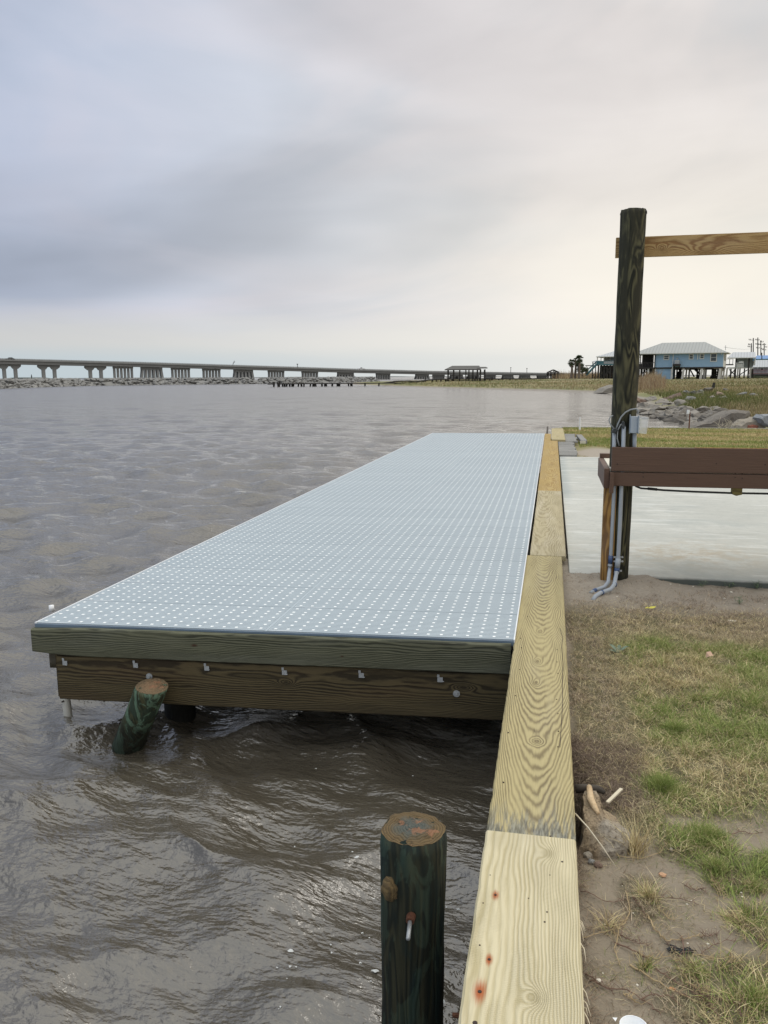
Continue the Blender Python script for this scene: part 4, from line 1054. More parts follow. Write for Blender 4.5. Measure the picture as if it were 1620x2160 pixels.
cutface('cut_top', rim, tp, cutn, M['cut2'], rt, 2, dome=.012, rough=.012)
rt = thing('drain_pipe', (-2.88, 4.55, WZ), 'dirty white pipe hanging below the left corner of the dock', 'pipe')
a = aty(137, 1455, 4.50); b = aty(147, 1535, 4.42)
m = MB(); m.tube([a + Vector((0, 0, .12)), a, b, b - Vector((-.02, 0, .3))], .027, 20); m.build('pipe_length', M['pvcw'], rt, smooth=True)
m = MB(); q = aty(132, 1480, 4.44); m.tube([q + Vector((0, .01, 0)), q + Vector((0, -.006, 0))], .005, 10); m.build('drilled_hole', M['nail'], rt)
m = MB()
for i in range(30):
    an = rr.uniform(3.0, 6.4); p_ = b + Vector((math.cos(an)*.03, math.sin(an)*.03, rr.uniform(.0, .05))); m.add(*lump(p_, (.008, .008, .009), i, 1))
m.build('barnacle_crust', M['darkpile'], rt)
rt = thing('pipe_stub', (-3.06, 4.6, 0), 'white pipe end sticking up behind the left dock corner', 'pipe')
a = aty(110, 1300, 4.75); m = MB(); m.tube([(a.x, a.y, -.06), (a.x, a.y, a.z+.035)], .017, 14); m.build('stub_pipe', M['white'], rt, smooth=True)
rt = thing('outer_pile', (-3.14, 8.15, WZ), 'dark pile top showing past the water edge of the dock', 'pile')
m = MB(); m.tube([(-3.08, 8.28, -2), (-3.08, 8.28, -.05)], .05, 16); m.build('pile_shaft', M['darkpile'], rt)

# ================================================================== POST, BENCH, CONDUITS
rt = thing('timber_post', (.525, 6.20, -.1), 'tall round dark green-brown timber post with swirling grain', 'post')
o, rim, dn = pile('post_shaft', (.518, 6.20, -.4), (.524, 6.20, 2.62), .087, M['post'], rt, 12, rings=110, rough=.005)
m = MB(); rr = random.Random(2)
for i in range(26):
    an = rr.uniform(0, 6.28); r0 = rr.uniform(.03, .088); x, y = .525 + r0*math.cos(an), 6.20 + r0*math.sin(an)
    m.hexa([(x-.008, y-.006, 2.592), (x+.008, y-.006, 2.592), (x+.008, y+.006, 2.592), (x-.008, y+.006, 2.592)], [(x-.005, y-.004, 2.603+rr.uniform(0, .010))]*1 + [(x+.006, y-.004, 2.606+rr.uniform(0, .008)), (x+.006, y+.004, 2.604+rr.uniform(0, .01)), (x-.006, y+.004, 2.603)])
m.build('splintered_top', M['post'], rt)
rl = thing('overhead_rail', (.43, 6.33, 2.38), 'sawn orange-tan rail board fixed high behind the timber post', 'rail')
m = MB(); m.box((0, -.07, -.019), (5.6, .07, .019)); o = m.build('rail_board', M['rail'], rl, local=True, bevel=.002); o.rotation_euler = (math.pi/2, 0, 0); o.location = (-.008, -.002, .005)
# bench: backboard faces the camera, top runs away from it
bn = thing('work_bench', (.44, 6.1, -.1), 'dark brown painted outdoor work bench around the timber post', 'bench')
def hb(name, x0, x1, z0, z1, y0, t, mt, parent=bn, **k):
    m = MB(); m.box((x0, y0, z0), (x1, y0+t, z1)); return m.build(name, mt, parent, bevel=.004, **k)
hb('backboard', .436, 6.0, .782, .957, 6.045, .038, M['brown'])
hb('apron_board', .448, 6.0, .674, .774, 6.050, .038, M['brown'])
m = MB(); m.box((.430, 6.092, .775), (6.0, 6.86, .800)); m.build('bench_top', M['benchtop'], bn)
m = MB(); m.hexa([(.388, 6.052, .655), (.426, 6.052, .655), (.426, 6.86, .655), (.388, 6.86, .655)], [(.388, 6.052, .80), (.426, 6.052, .80), (.426, 6.86, .80), (.388, 6.86, .80)]); m.build('end_board', M['brown'], bn, bevel=.003)
m = MB(); m.box((.40, 6.83, .70), (.49, 6.90, .835)); m.build('corner_block', M['brown'], bn)
m = MB(); m.box((.427, 6.0, .625), (.455, 6.048, .775)); tag(m.build('painted_block', M['brown'], bn), 'brown painted head of the leg')
m = MB(); m.box((-.045, -.045, -.42), (.045, .045, .42)); o = m.build('leg', M['leg'], bn, local=True, bevel=.003); o.location = Vector((.442, 6.15, .245)) - bn.location
tag(o, 'unpainted orange-brown leg')
m = MB(); m.box((1.300, 6.17, .615), (1.365, 6.235, .672)); m.add([(1.30, 6.17, .614), (1.365, 6.17, .614), (1.365, 6.235, .614), (1.30, 6.235, .614), (1.333, 6.20, .600)], [(0, 1, 4), (1, 2, 4), (2, 3, 4), (3, 0, 4)])
tag(m.build('brace_block', M['yblock'], bn), 'olive yellow block below the apron')
hb('far_apron', .43, 6.0, .66, .772, 6.82, .036, M['brown'])
hb('top_strip', 1.0, 2.2, .9572, .9605, 6.05, .030, M['leg'])
for (px, py) in ((1302, 979), (1511, 978), (1357, 998), (1357, 1006), (1551, 999), (1551, 1007), (1566, 1000), (1566, 1009), (1614, 980)):
    q = aty(px, py, 6.044); m = MB(); yy = 6.0445 if py < 990 else 6.0495
    m.tube([(q.x, yy+.002, q.z), (q.x, yy-.0015, q.z)], .0045, 8); m.build('screw_head', M['nail'], bn)
# conduits
cd = thing('black_conduit', (.7, 6.2, .65), 'black conduit drooping under the bench from the post', 'conduit')
P = [aty(x, y, 6.19) for x, y in ((1331, 1010), (1335, 1019), (1342, 1026), (1352, 1030), (1366, 1031), (1400, 1034), (1460, 1037), (1540, 1040), (1625, 1041.5), (1900, 1048))]
m = MB(); m.tube(P, .0075, 10); m.build('conduit_run', M['cable'], cd, smooth=True)
m = MB(); m.tube([aty(1366, 1030.5, 6.188), aty(1386, 1032.5, 6.188)], .0105, 12); m.build('coupling', M['cable'], cd, smooth=True)
gc = thing('grey_conduits', (.5, 6.08, -.08), 'bundle of grey conduits rising up the timber post', 'conduit')
def cpath(pp, Y): return [aty(x, y, Y) for x, y in pp]
m = MB(); A = cpath([(1296, 905), (1295, 960), (1296, 1021), (1292, 1100), (1288, 1174), (1286, 1200)], 6.105) + [atz(1283, 1228, -.03), atz(1275, 1238, -.055), atz(1258, 1244, -.075), atz(1246, 1251, -.085)]
m.tube(A, .0135, 14); m.build('conduit_pipe', M['pvc'], gc, smooth=True)
m = MB(); B = cpath([(1316, 900), (1314, 960), (1311, 1019), (1308, 1100), (1304, 1174), (1301, 1205)], 6.085) + [atz(1296, 1233, -.02), atz(1288, 1243, -.05), atz(1268, 1250, -.06), atz(1256, 1258, -.078), atz(1250, 1267, -.098)]
m.tube(B, .0145, 14); m.build('conduit_pipe', M['pvc'], gc, smooth=True)
m = MB(); m.tube(cpath([(1339, 905), (1338, 960)], 6.10), .0145, 14); m.build('conduit_pipe', M['pvc'], gc, smooth=True)
for (pts, Y, r_) in (([(1288.5, 1172), (1287, 1188)], 6.10, .0165), ([(1301.8, 1198), (1301.2, 1205)], 6.08, .019)):
    m = MB(); m.tube(cpath(pts, Y), r_, 14); m.build('cement_band', M['bluecem'], gc, smooth=True)
for (pts, Y, r_) in (([(1304, 1178), (1302, 1197)], 6.08, .0195), ([(1301, 1205), (1300, 1210)], 6.075, .0185), ([(1287, 1190), (1286.6, 1195)], 6.10, .017)):
    m = MB(); m.tube(cpath(pts, Y), r_, 14); m.build('pipe_coupling', M['pvc'], gc, smooth=True)
for (p1, p2, r_) in ((atz(1256, 1244.5, -.075), atz(1252, 1248, -.08), .0165), (atz(1271, 1249, -.06), atz(1268.5, 1250.5, -.062), .0175), (atz(1297, 1232, -.02), atz(1296, 1234, -.024), .0175)):
    m = MB(); m.tube([p1, p2], r_, 14); m.build('cement_band', M['bluecem'], gc, smooth=True)
for (x, y) in ((1304, 1175), (1304, 1184), (1303, 1204)):
    m = MB(); a = aty(x-8 if y < 1200 else x, y, 6.085); b = aty(x+9 if y < 1200 else x+7, y, 6.085); m.bar(a, b, .006, .010)
    for e in (a, b): m.tube([e + Vector((0, .004, 0)), e + Vector((0, -.005, 0))], .007, 10)
    m.build('pipe_strap', M['galv'], gc)
m = MB(); m.tube(cpath([(1297, 905), (1288, 896), (1284.5, 886), (1287, 880), (1293, 876)], 6.11), .0045, 8); m.build('cable_loop', M['cableg'], gc, smooth=True)
m = MB(); m.tube(cpath([(1300, 905), (1303, 895), (1310, 880), (1319, 870), (1330, 864), (1342, 862), (1347, 866), (1345, 874)], 6.085), .0055, 8); m.build('cable_loop', M['cableg'], gc, smooth=True)
m = MB(); m.tube(cpath([(1306, 940), (1302, 925), (1303, 908), (1309, 896), (1313, 894)], 6.085), .0045, 8); m.build('cable_loop', M['cableg'], gc, smooth=True)
for (x, y) in ((1297, 908), (1314, 898)):
    q = aty(x, y, 6.085); m = MB(); m.add(*lump(q, (.018, .018, .026), int(x), 2, rough=.6)); m.build('tape_wrap', M['cable'], gc)
bx_ = thing('outlet_box', (.59, 6.08, 1.1), 'grey outlet box with a clear bubble cover on the post', 'outlet box')
a = aty(1330, 878, 6.085); b = aty(1343, 913, 6.085)
m = MB(); m.box((a.x, 6.045, b.z), (b.x+.004, 6.11, a.z)); m.build('box_body', M['box'], bx_, bevel=.004)
m = MB(); m.box((a.x-.005, 6.07, b.z-.006), (a.x-.0005, 6.10, a.z+.012)); m.box((b.x+.005, 6.04, b.z-.004), (b.x+.010, 6.11, a.z+.006)); m.build('mounting_flange', M['box'], bx_)
c0 = aty(1345, 876, 6.085); c1 = aty(1366, 915, 6.085)
m = MB(); m.hexa([(c0.x+.001, 6.02, c1.z+.008), (c1.x-.012, 6.03, c1.z), (c1.x-.012, 6.11, c1.z), (c0.x+.001, 6.12, c1.z+.008)], [(c0.x+.001, 6.02, c0.z-.006), (c1.x, 6.03, c0.z-.012), (c1.x, 6.11, c0.z-.012), (c0.x+.001, 6.12, c0.z-.006)])
m.build('clear_cover', M['clear'], bx_, bevel=.008)
for k in range(3):
    q = aty(1351, 886+9*k, 6.075); m = MB(); m.box((q.x-.008, 6.058, q.z-.010), (q.x+.009, 6.085, q.z+.010)); m.build('outlet_socket', M['outlet'], bx_, bevel=.003)
m = MB(); m.box((c0.x-.0005, 6.03, c1.z+.012), (c0.x+.004, 6.105, c0.z-.01)); m.build('face_plate', M['bluetrim'], bx_)

# ================================================================== FAR SHORE LAND
SHORE_PX = [(1470, 904.5), (1457, 903), (1440, 888), (1365, 880), (1353, 857), (1347, 845), (1300, 833), (1263, 828), (1159, 824), (1030, 821), (900, 817),
            (809, 814), (765, 812), (720, 810), (800, 808.5), (900, 807), (1000, 806), (1180, 803)]
SHORE = [atz(x, y, WZ) for x, y in SHORE_PX]
SH2 = np.array([(p.x, p.y) for p in SHORE])
POLY = np.vstack([[(40, 26.2), (7.5, 26.2)], SH2, [(60, 480), (300, 700), (600, 700), (600, 26.2)]])
def sdist(x, y):
    x = np.asarray(x, float); y = np.asarray(y, float); d = np.full(x.shape, 1e9); ins = np.zeros(x.shape, bool); n = len(POLY)
    for i in range(n):
        a = POLY[i]; b = POLY[(i+1) % n]; ab = b - a; L = (ab**2).sum()
        t = np.clip(((x-a[0])*ab[0] + (y-a[1])*ab[1])/L, 0, 1)
        d = np.minimum(d, np.hypot(x - a[0] - t*ab[0], y - a[1] - t*ab[1]))
        c = ((a[1] > y) != (b[1] > y)) & (x < (b[0]-a[0])*(y-a[1])/((b[1]-a[1]) + 1e-12) + a[0]); ins ^= c
    return np.where(ins, d, -d)
def land_h(x, y):
    d = sdist(x, y); n = FB(x, y, .12, 3) - .5
    up = 1 - np.exp(-np.maximum(d, 0)/4.5)
    h = WZ + .02 + .72*up + .68*smooth(d, 8, 52) + .35*smooth(d, 70, 170) + n*.22*up
    return np.where(d > 0, h, WZ + np.maximum(d, -6)*.22)
def make_land():
    xs = np.concatenate([np.arange(-75, 3, 1.6), np.arange(3, 45, .45), np.linspace(45, 600, 110)])
    ys = np.concatenate([np.arange(26.1, 130, .8), np.linspace(130, 330, 130), np.linspace(334, 700, 50)])
    X, Y = np.meshgrid(xs, ys, indexing='ij'); Z = land_h(X, Y); Z = np.where((Y < 26.3) & (Z > -.6), -.6, Z)
    f, fs = grid_faces(*X.shape); f = f.reshape(-1, 4)[:, ::1].reshape(-1)
    o = npmesh('shore_land', np.stack([X, Y, Z], -1).reshape(-1, 3), f, fs, M['land'], smooth=True)
    tag(o, 'low grassy shore across the cove', None, None, 'structure')
make_land()
def meadow():
    g = np.random.default_rng(31); n = 330000
    px = g.uniform(830, 1700, n); py = 797 + 112*g.random(n)**1.15
    dxy = []
    D = (MC @ np.stack([(px-810)/FPX, -(py-1080)/FPX, -np.ones(n)])).T
    t = (0.05 - CH)/D[:, 2]; x, y = D[:, 0]*t, D[:, 1]*t
    k = (t > 0) & (y < 330); x, y = x[k], y[k]; d = sdist(x, y); q = FB(x, y, .5, 3)
    k = (d > 1.2 + 2.0*q*(y < 110)); x, y, d = x[k], y[k], d[k]; n = len(x)
    z = land_h(x, y); dist = np.hypot(x, y)
    pt = FB(x*.5, y*.35, .16, 4); edge = 1 - smooth(d, 3, 9)
    straw = np.clip(.68 + (.5-pt)*2.2 - edge*.25, .08, .92)
    houselawn = smooth(d, 28, 40)
    straw = straw*(1 - .45*houselawn)
    S = np.array([(0.40,0.33,0.17),(0.34,0.27,0.145),(0.46,0.39,0.24),(0.25,0.19,0.11)]); G = np.array([(0.13,0.16,0.05),(0.18,0.20,0.07),(0.095,0.12,0.035),(0.21,0.21,0.08)])
    i = g.integers(0, 4, n); c = np.where((g.random(n) < straw)[:, None], S[i], G[i])*g.uniform(.8, 1.15, (n, 1))
    c *= (1 - .25*houselawn)[:, None]
    cl = FB(x, y, 1.1, 3)
    h = g.uniform(.10, .30, n)*(.5 + cl*1.1)*(1 - .6*houselawn)*(1 + .4*edge)
    blades('meadow_grass', np.stack([x, y, z], -1), h, .012 + dist*.00045, c, .55, 'tall straw and green grass on the shore meadow', seed=6, segs=1)
    # reeds
    P = []
    for (x0, x1, y0, y1, m_) in ((1165, 1300, 797.5, 804, 5200), (1230, 1300, 796, 800, 2500), (1335, 1402, 808, 817, 3800), (1360, 1392, 806, 814, 2000)):
        a = g.uniform(x0, x1, m_); b = g.uniform(y0, y1, m_)
        D = (MC @ np.stack([(a-810)/FPX, -(b-1080)/FPX, -np.ones(m_)])).T; t = (0.1 - CH)/D[:, 2]
        P.append(np.stack([D[:, 0]*t, D[:, 1]*t], -1))
    P = np.vstack(P); P = P[(P[:, 1] < 300)]; k = sdist(P[:, 0], P[:, 1]) > .8; P = P[k]; n = len(P)
    S = np.array([(0.42,0.33,0.20),(0.34,0.25,0.15),(0.50,0.41,0.27),(0.27,0.17,0.11)])
    cl = FB(P[:, 0], P[:, 1]*.3, .45, 3); far = np.hypot(P[:, 0], P[:, 1])
    h = g.uniform(.5, 1.6, n)*(.35 + cl*1.15)*(1 + smooth(far, 120, 170)*.35)
    blades('reeds', np.column_stack([P, land_h(P[:, 0], P[:, 1])]), h, .02 + far*.00035, S[g.integers(0, 4, n)]*g.uniform(.75, 1.15, (n, 1)), .35, 'tall dry tan reeds on the far shore', seed=7, segs=1)
meadow()

# rocks --------------------------------------------------------------
protos = []
for k in range(9):
    m = MB(); m.add(*lump((0, 0, 0), (1, .72, .42), 60+k*3, 2, rough=.55)); me = bpy.data.meshes.new('shore_rock'); me.from_pydata(m.v, [], m.f); protos.append(me)
pr = random.Random(77)
def rock(name, loc, s, mt, label, cat, grp=None, proto=None, rot=None):
    me = protos[proto if proto is not None else pr.randrange(9)]
    key = (me.name, mt.name)
    if key not in rock.cache:
        c = me.copy(); c.materials.clear(); c.materials.append(mt); rock.cache[key] = c
    o = bpy.data.objects.new(name, rock.cache[key]); COL.objects.link(o); o.location = loc
    o.scale = (s, s*pr.uniform(.7, 1.1), s*pr.uniform(.7, 1.1)); o.rotation_euler = rot or (pr.uniform(-.35, .35), pr.uniform(-.35, .35), pr.uniform(0, 6.28))
    return tag(o, label, cat, grp)
rock.cache = {}
for i in range(190):                              # rubble along the cove
    if i < 130: seg = pr.uniform(1.2, 5.0)
    else: seg = pr.uniform(2.1, 3.1)
    a = SHORE[int(seg)]; b = SHORE[int(seg)+1]; t = seg - int(seg); p = a.lerp(b, t)
    dist = math.hypot(p.x, p.y); off = pr.uniform(-.5, 5.0)*(.55 if dist < 60 else 1.2)
    x = p.x + off; y = p.y + pr.uniform(-1.5, 1.5) - off*.2
    z = max(WZ, float(land_h(np.array(x), np.array(y)))) + .04
    s = pr.choice([.16, .24, .35, .5])*(1.0 + dist/150)
    mt = M['rockred'] if (dist > 62 and pr.random() < .6) else (M['rock'] if pr.random() < .7 else M['rockbrown'])
    rock('shore_rock', (x, y, z), s, mt, 'grey-brown rubble rock along the far side of the cove', 'rock', 'rubble rocks along the cove')
# flat slabs at the near end of the rubble
def slab_rock(name, pts, dep, thick, mt, label, back=(.15, .25)):
    import bmesh
    bm = bmesh.new(); n = len(pts)
    c = sum((atd(x, y, dep) for x, y in pts), Vector())/n; fw = Vector((MC[0, 2], MC[1, 2], 0))*-1; fw.normalize()
    def ring(off, s, dz): return [bm.verts.new(c + (atd(x, y, dep) - c)*s + fw*off + Vector((0, 0, dz))) for x, y in pts]
    rings = [ring(0, .80, -.02), ring(thick*.18, 1.0, 0), ring(thick*.7, 1.0, .0), ring(thick, .75, -.05)]
    for a, b in zip(rings, rings[1:]):
        for i in range(n): bm.faces.new((a[i], a[(i+1) % n], b[(i+1) % n], b[i]))
    bm.faces.new(rings[0]); bm.faces.new(rings[-1])
    bmesh.ops.triangulate(bm, faces=[f for f in bm.faces if len(f.verts) > 4])
    bmesh.ops.subdivide_edges(bm, edges=bm.edges[:], cuts=3, use_grid_fill=True)
    bmesh.ops.recalc_face_normals(bm, faces=bm.faces[:]); bm.normal_update()
    for v in bm.verts: v.co += v.normal*(mnoise.fractal(v.co*3.0, 1.0, 2.0, 4)*.05)
    me = bpy.data.meshes.new(name)
    for v in bm.verts: v.co -= c
    bm.to_mesh(me); bm.free(); me.materials.append(mt)
    o = bpy.data.objects.new(name, me); o.location = c; COL.objects.link(o); return tag(o, label, 'rock')
slab_rock('slab_rock', [(1451, 903), (1470, 896), (1492, 893), (1516, 881), (1546, 868), (1563, 865), (1584, 868), (1587, 877), (1572, 893), (1552, 908), (1500, 908)], 28.6, 1.1, M['rockbrown'], 'large pointed brown-grey slab rock lying at the edge of the lawn')
bf = slab_rock('boulder', [(1555, 912), (1558, 898), (1572, 888), (1600, 883), (1616, 888), (1622, 912)], 27.6, .9, M['rockbuff'], 'rounded buff boulder with a brick-red patch at the lawn edge')
o = slab_rock('red_patch', [(1578, 903), (1580, 896), (1590, 895), (1601, 899), (1599, 905), (1585, 906)], 27.5, .35, M['brick'], None)
del o['category']; o.parent = bf; o.location = o.location - bf.location; tag(o, 'brick-red patch set in the boulder')
slab_rock('boulder', [(1604, 882), (1610, 874), (1628, 873), (1650, 885), (1645, 905), (1622, 900), (1610, 893)], 27.2, .8, M['rockblue'], 'blue-grey boulder cut by the right edge above the buff one')
slab_rock('boulder', [(1577, 888), (1582, 880), (1600, 881), (1606, 886), (1600, 892)], 29.5, .7, M['rockbuff'], 'small pale boulder behind the buff one')
slab_rock('slab_rock', [(1361, 874), (1385, 868), (1412, 868), (1408, 876), (1385, 885), (1366, 882)], 44.5, 1.6, M['rock'], 'dark flat slab rock at the water, leftmost of the near rubble')
slab_rock('slab_rock', [(1392, 886), (1418, 868), (1440, 866), (1436, 876), (1415, 887)], 42.5, 1.5, M['rock'], 'tilted grey slab rock second from the water')
slab_rock('slab_rock', [(1428, 884), (1452, 868), (1475, 866), (1490, 874), (1486, 884), (1460, 888)], 40.5, 1.6, M['rockpale'], 'broad pale slab rock in the middle of the near rubble')
slab_rock('slab_rock', [(1460, 892), (1478, 880), (1500, 876), (1508, 884), (1492, 893)], 37.5, 1.2, M['rock'], 'grey slab rock just behind the pointed one')
slab_rock('slab_rock', [(1475, 866), (1492, 857), (1520, 860), (1528, 868), (1505, 874)], 46.0, 1.4, M['rockpale'], 'pale broken slab rock against the green grass')
slab_rock('slab_rock', [(1262, 829), (1275, 819), (1296, 812), (1340, 816), (1342, 830), (1300, 833)], 98, 3.5, M['rock'], 'grey rock pile at the water behind the timber post')
m = MB(); rr = random.Random(12)
for i in range(26):
    a = atd(rr.uniform(1515, 1553), rr.uniform(896, 905), 27.9); d = Vector((rr.uniform(-.35, .35), rr.uniform(-.1, .1), rr.uniform(.0, .28))); m.tube([a, a+d*.6+Vector((0, 0, .03)), a+d], [.008, .006, .003], 4)
tag(m.build('driftwood_twigs', M['stick']), 'tangle of bleached twigs in front of the pointed slab rock', 'twigs')
for (px, py, s, mt, l) in [(1449, 826, .5, 'rockpale', 'white broken block on the meadow'), (1460, 828, .6, 'rockpale', 'pale flat block beside the white one on the meadow'), (1478, 826, .45, 'rockpale', 'pale small rock on the meadow right of the blocks'), (1492, 825, .6, 'rockbrown', 'dark clod lying on the meadow left of the stump'),
                           (1531, 824, .5, 'rockbrown', 'small dark clod on the meadow at right'), (1565, 833, .5, 'rockpale', 'scattered pale rubble low in the meadow grass'), (1590, 834, .4, 'rockpale', 'pale rubble near the right edge of the meadow'), (1507, 803.5, .9, 'rockpale', 'white slab tipped on the lawn by the blue house'), (1455, 837, .5, 'rockpale', 'pale grey rock just above the rubble'), (1160, 823, .5, 'brick', 'red scrap on the beach'), (1216, 821, .6, 'rockpale', 'pale lump on the beach')]:
    p = atz(px, py, .0); p.z = float(land_h(np.array(p.x), np.array(p.y))) + .12*s*3
    rock('meadow_rock', p, s, M[mt], l, 'rock')
p = atz(1504, 816, .2); p.z = float(land_h(np.array(p.x), np.array(p.y)))
m = MB(); m.tube([p, p + Vector((.1, 0, .75))], [.18, .13], 8); tag(m.build('stump', M['dark']), 'short dark stump standing on the meadow before the blue house', 'stump')

# breakwater ------------------------------------------------------------
BW = [atz(x, y, WZ) for x, y in ((-90, 825), (0, 820), (100, 816.3), (200, 813.3), (400, 811), (600, 809), (720, 807), (805, 805.3))]
cum = [0]
for a, b in zip(BW, BW[1:]): cum.append(cum[-1] + (b - a).length)
def bwp(s):
    for i in range(len(BW)-1):
        if s <= cum[i+1] or i == len(BW)-2:
            t = (s - cum[i])/(cum[i+1]-cum[i]); a, b = BW[i], BW[i+1]; d = (b-a).normalized(); nrm = Vector((-d.y, d.x, 0))
            if nrm.x > 0 and False: nrm = -nrm
            return a.lerp(b, t), nrm
def bw_shape(off): return WZ - .3 + 2.05*float(smooth(np.array(off), -1.0, 4.2))*(1 - float(smooth(np.array(off), 7, 13)))
core = MB(); N = 70; prof = [-2.0, .6, 3.0, 5.0, 8.0, 13.0]
for i in range(N+1):
    p, nr = bwp(cum[-1]*i/N)
    for o_ in prof: core.v.append(tuple(p + nr*o_ + Vector((0, 0, bw_shape(o_) - WZ - .45))))
k_ = len(prof)
for i in range(N):
    for j in range(k_-1): core.f.append((i*k_+j, (i+1)*k_+j, (i+1)*k_+j+1, i*k_+j+1)); core.mi.append(0)
spots = []
for i in range(1150):
    s = cum[-1]*pr.random()**1.15; off = pr.uniform(-.8, 7.5); p, nr = bwp(s); q = p + nr*off
    spots.append((math.hypot(q.x, q.y) + off*6, q.x, q.y, bw_shape(off) - .12))
spots.sort()
for _, x, y, z in spots[:280]:
    rock('breakwater_rock', (x, y, z), pr.choice([.5, .65, .8, 1.0, 1.15]), M['rockpale'], 'grey rip-rap rock in the near half of the breakwater', 'rock', 'rocks of the breakwater')
for _, x, y, z in spots[280:]:
    me = protos[pr.randrange(9)]; s = pr.uniform(.6, 1.3); a = pr.uniform(0, 6.28); rm = Matrix.Rotation(a, 3, 'Z') @ Matrix.Rotation(pr.uniform(-.5, .5), 3, 'X')
    core.add([rm @ (v.co*s) + Vector((x, y, z)) for v in me.vertices], [tuple(pp.vertices) for pp in me.polygons])
tag(core.build('breakwater_riprap', M['rockpale']), 'far grey rip-rap of the breakwater below the bridge', None, None, 'stuff')

# bridge -----------------------------------------------------------------
def bz(px): return 1.0/(1/460.0 + (1/670.0 - 1/460.0)*px/1000.0)
RX = [-80, 0, 300, 600, 750, 932, 1030, 1159, 1300]; RY = [753, 755.5, 763.3, 772.6, 777.6, 782.6, 784.2, 786.4, 788.6]
TH = [12.5, 12.2, 10.4, 9.2, 8.6, 7.6, 6.8, 6.0, 5.2]
def rail_p(px): return atd(px, float(np.interp(px, RX, RY)), bz(px))
br = thing('bridge', rail_p(500)*1.0, 'long grey concrete bridge descending to the right across the bay', 'bridge')
br.location.z = WZ
dirb = (rail_p(1000) - rail_p(0)); dirb.z = 0; dirb.normalize(); bn_ = Vector((-dirb.y, dirb.x, 0))
if bn_.y < 0: bn_ = -bn_
DW = 13.0
st = list(range(-80, 1301, 20)); LP = []
deck, gird, rail, par = MB(), MB(), MB(), MB()
def loft(mb, secs):
    n = len(secs[0]); vs = [p for s in secs for p in s]
    mb.add(vs, [(i*n+k, (i+1)*n+k, (i+1)*n+(k+1) % n, i*n+(k+1) % n) for i in range(len(secs)-1) for k in range(n)] + [tuple(range(n)), tuple((len(secs)-1)*n+k for k in reversed(range(n)))])
S1, S2, S3, S4, S5 = [], [], [], [], []
for px in st:
    p = rail_p(px); th = float(np.interp(px, RX, TH))*bz(px)/FPX*.986
    pr_h = .85; Z = Vector((0, 0, 1))
    top = p - Z*.95
    S1.append([top - Z*.1, top + bn_*DW - Z*.1, top + bn_*DW - Z*.45, top - Z*.45])
    S2.append([top + bn_*.8 - Z*.45, top + bn_*(DW-.8) - Z*.45, top + bn_*(DW-.8) - Z*(th-.95), top + bn_*.8 - Z*(th-.95)])
    S3.append([p - Z*.02, p + bn_*.25 - Z*.02, p + bn_*.25 - Z*.20, p - Z*.20])
    S4.append([top + Z*.35, top + bn_*.35 + Z*.35, top + bn_*.35 - Z*.1, top - Z*.1])
    S5.append([p + bn_*(DW-.3), p + bn_*DW, p + bn_*DW - Z*1.05, p + bn_*(DW-.3) - Z*1.05])
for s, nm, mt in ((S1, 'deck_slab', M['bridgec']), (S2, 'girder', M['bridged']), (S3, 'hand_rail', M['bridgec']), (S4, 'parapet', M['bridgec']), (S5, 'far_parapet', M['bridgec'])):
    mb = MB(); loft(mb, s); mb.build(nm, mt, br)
mb = MB()
for px in np.arange(-78, 1290, 5.2):
    p = rail_p(float(px)); mb.box((p.x-.15, p.y, p.z-.7), (p.x+.15, p.y+.25, p.z-.15))
mb.build('rail_posts', M['bridgec'], br)
cross = bn_
U_ = Vector((MC[0, 0], MC[1, 0], 0)).normalized(); BD = (U_*.86 + bn_*.5).normalized(); BT = Vector((-BD.y, BD.x, 0))
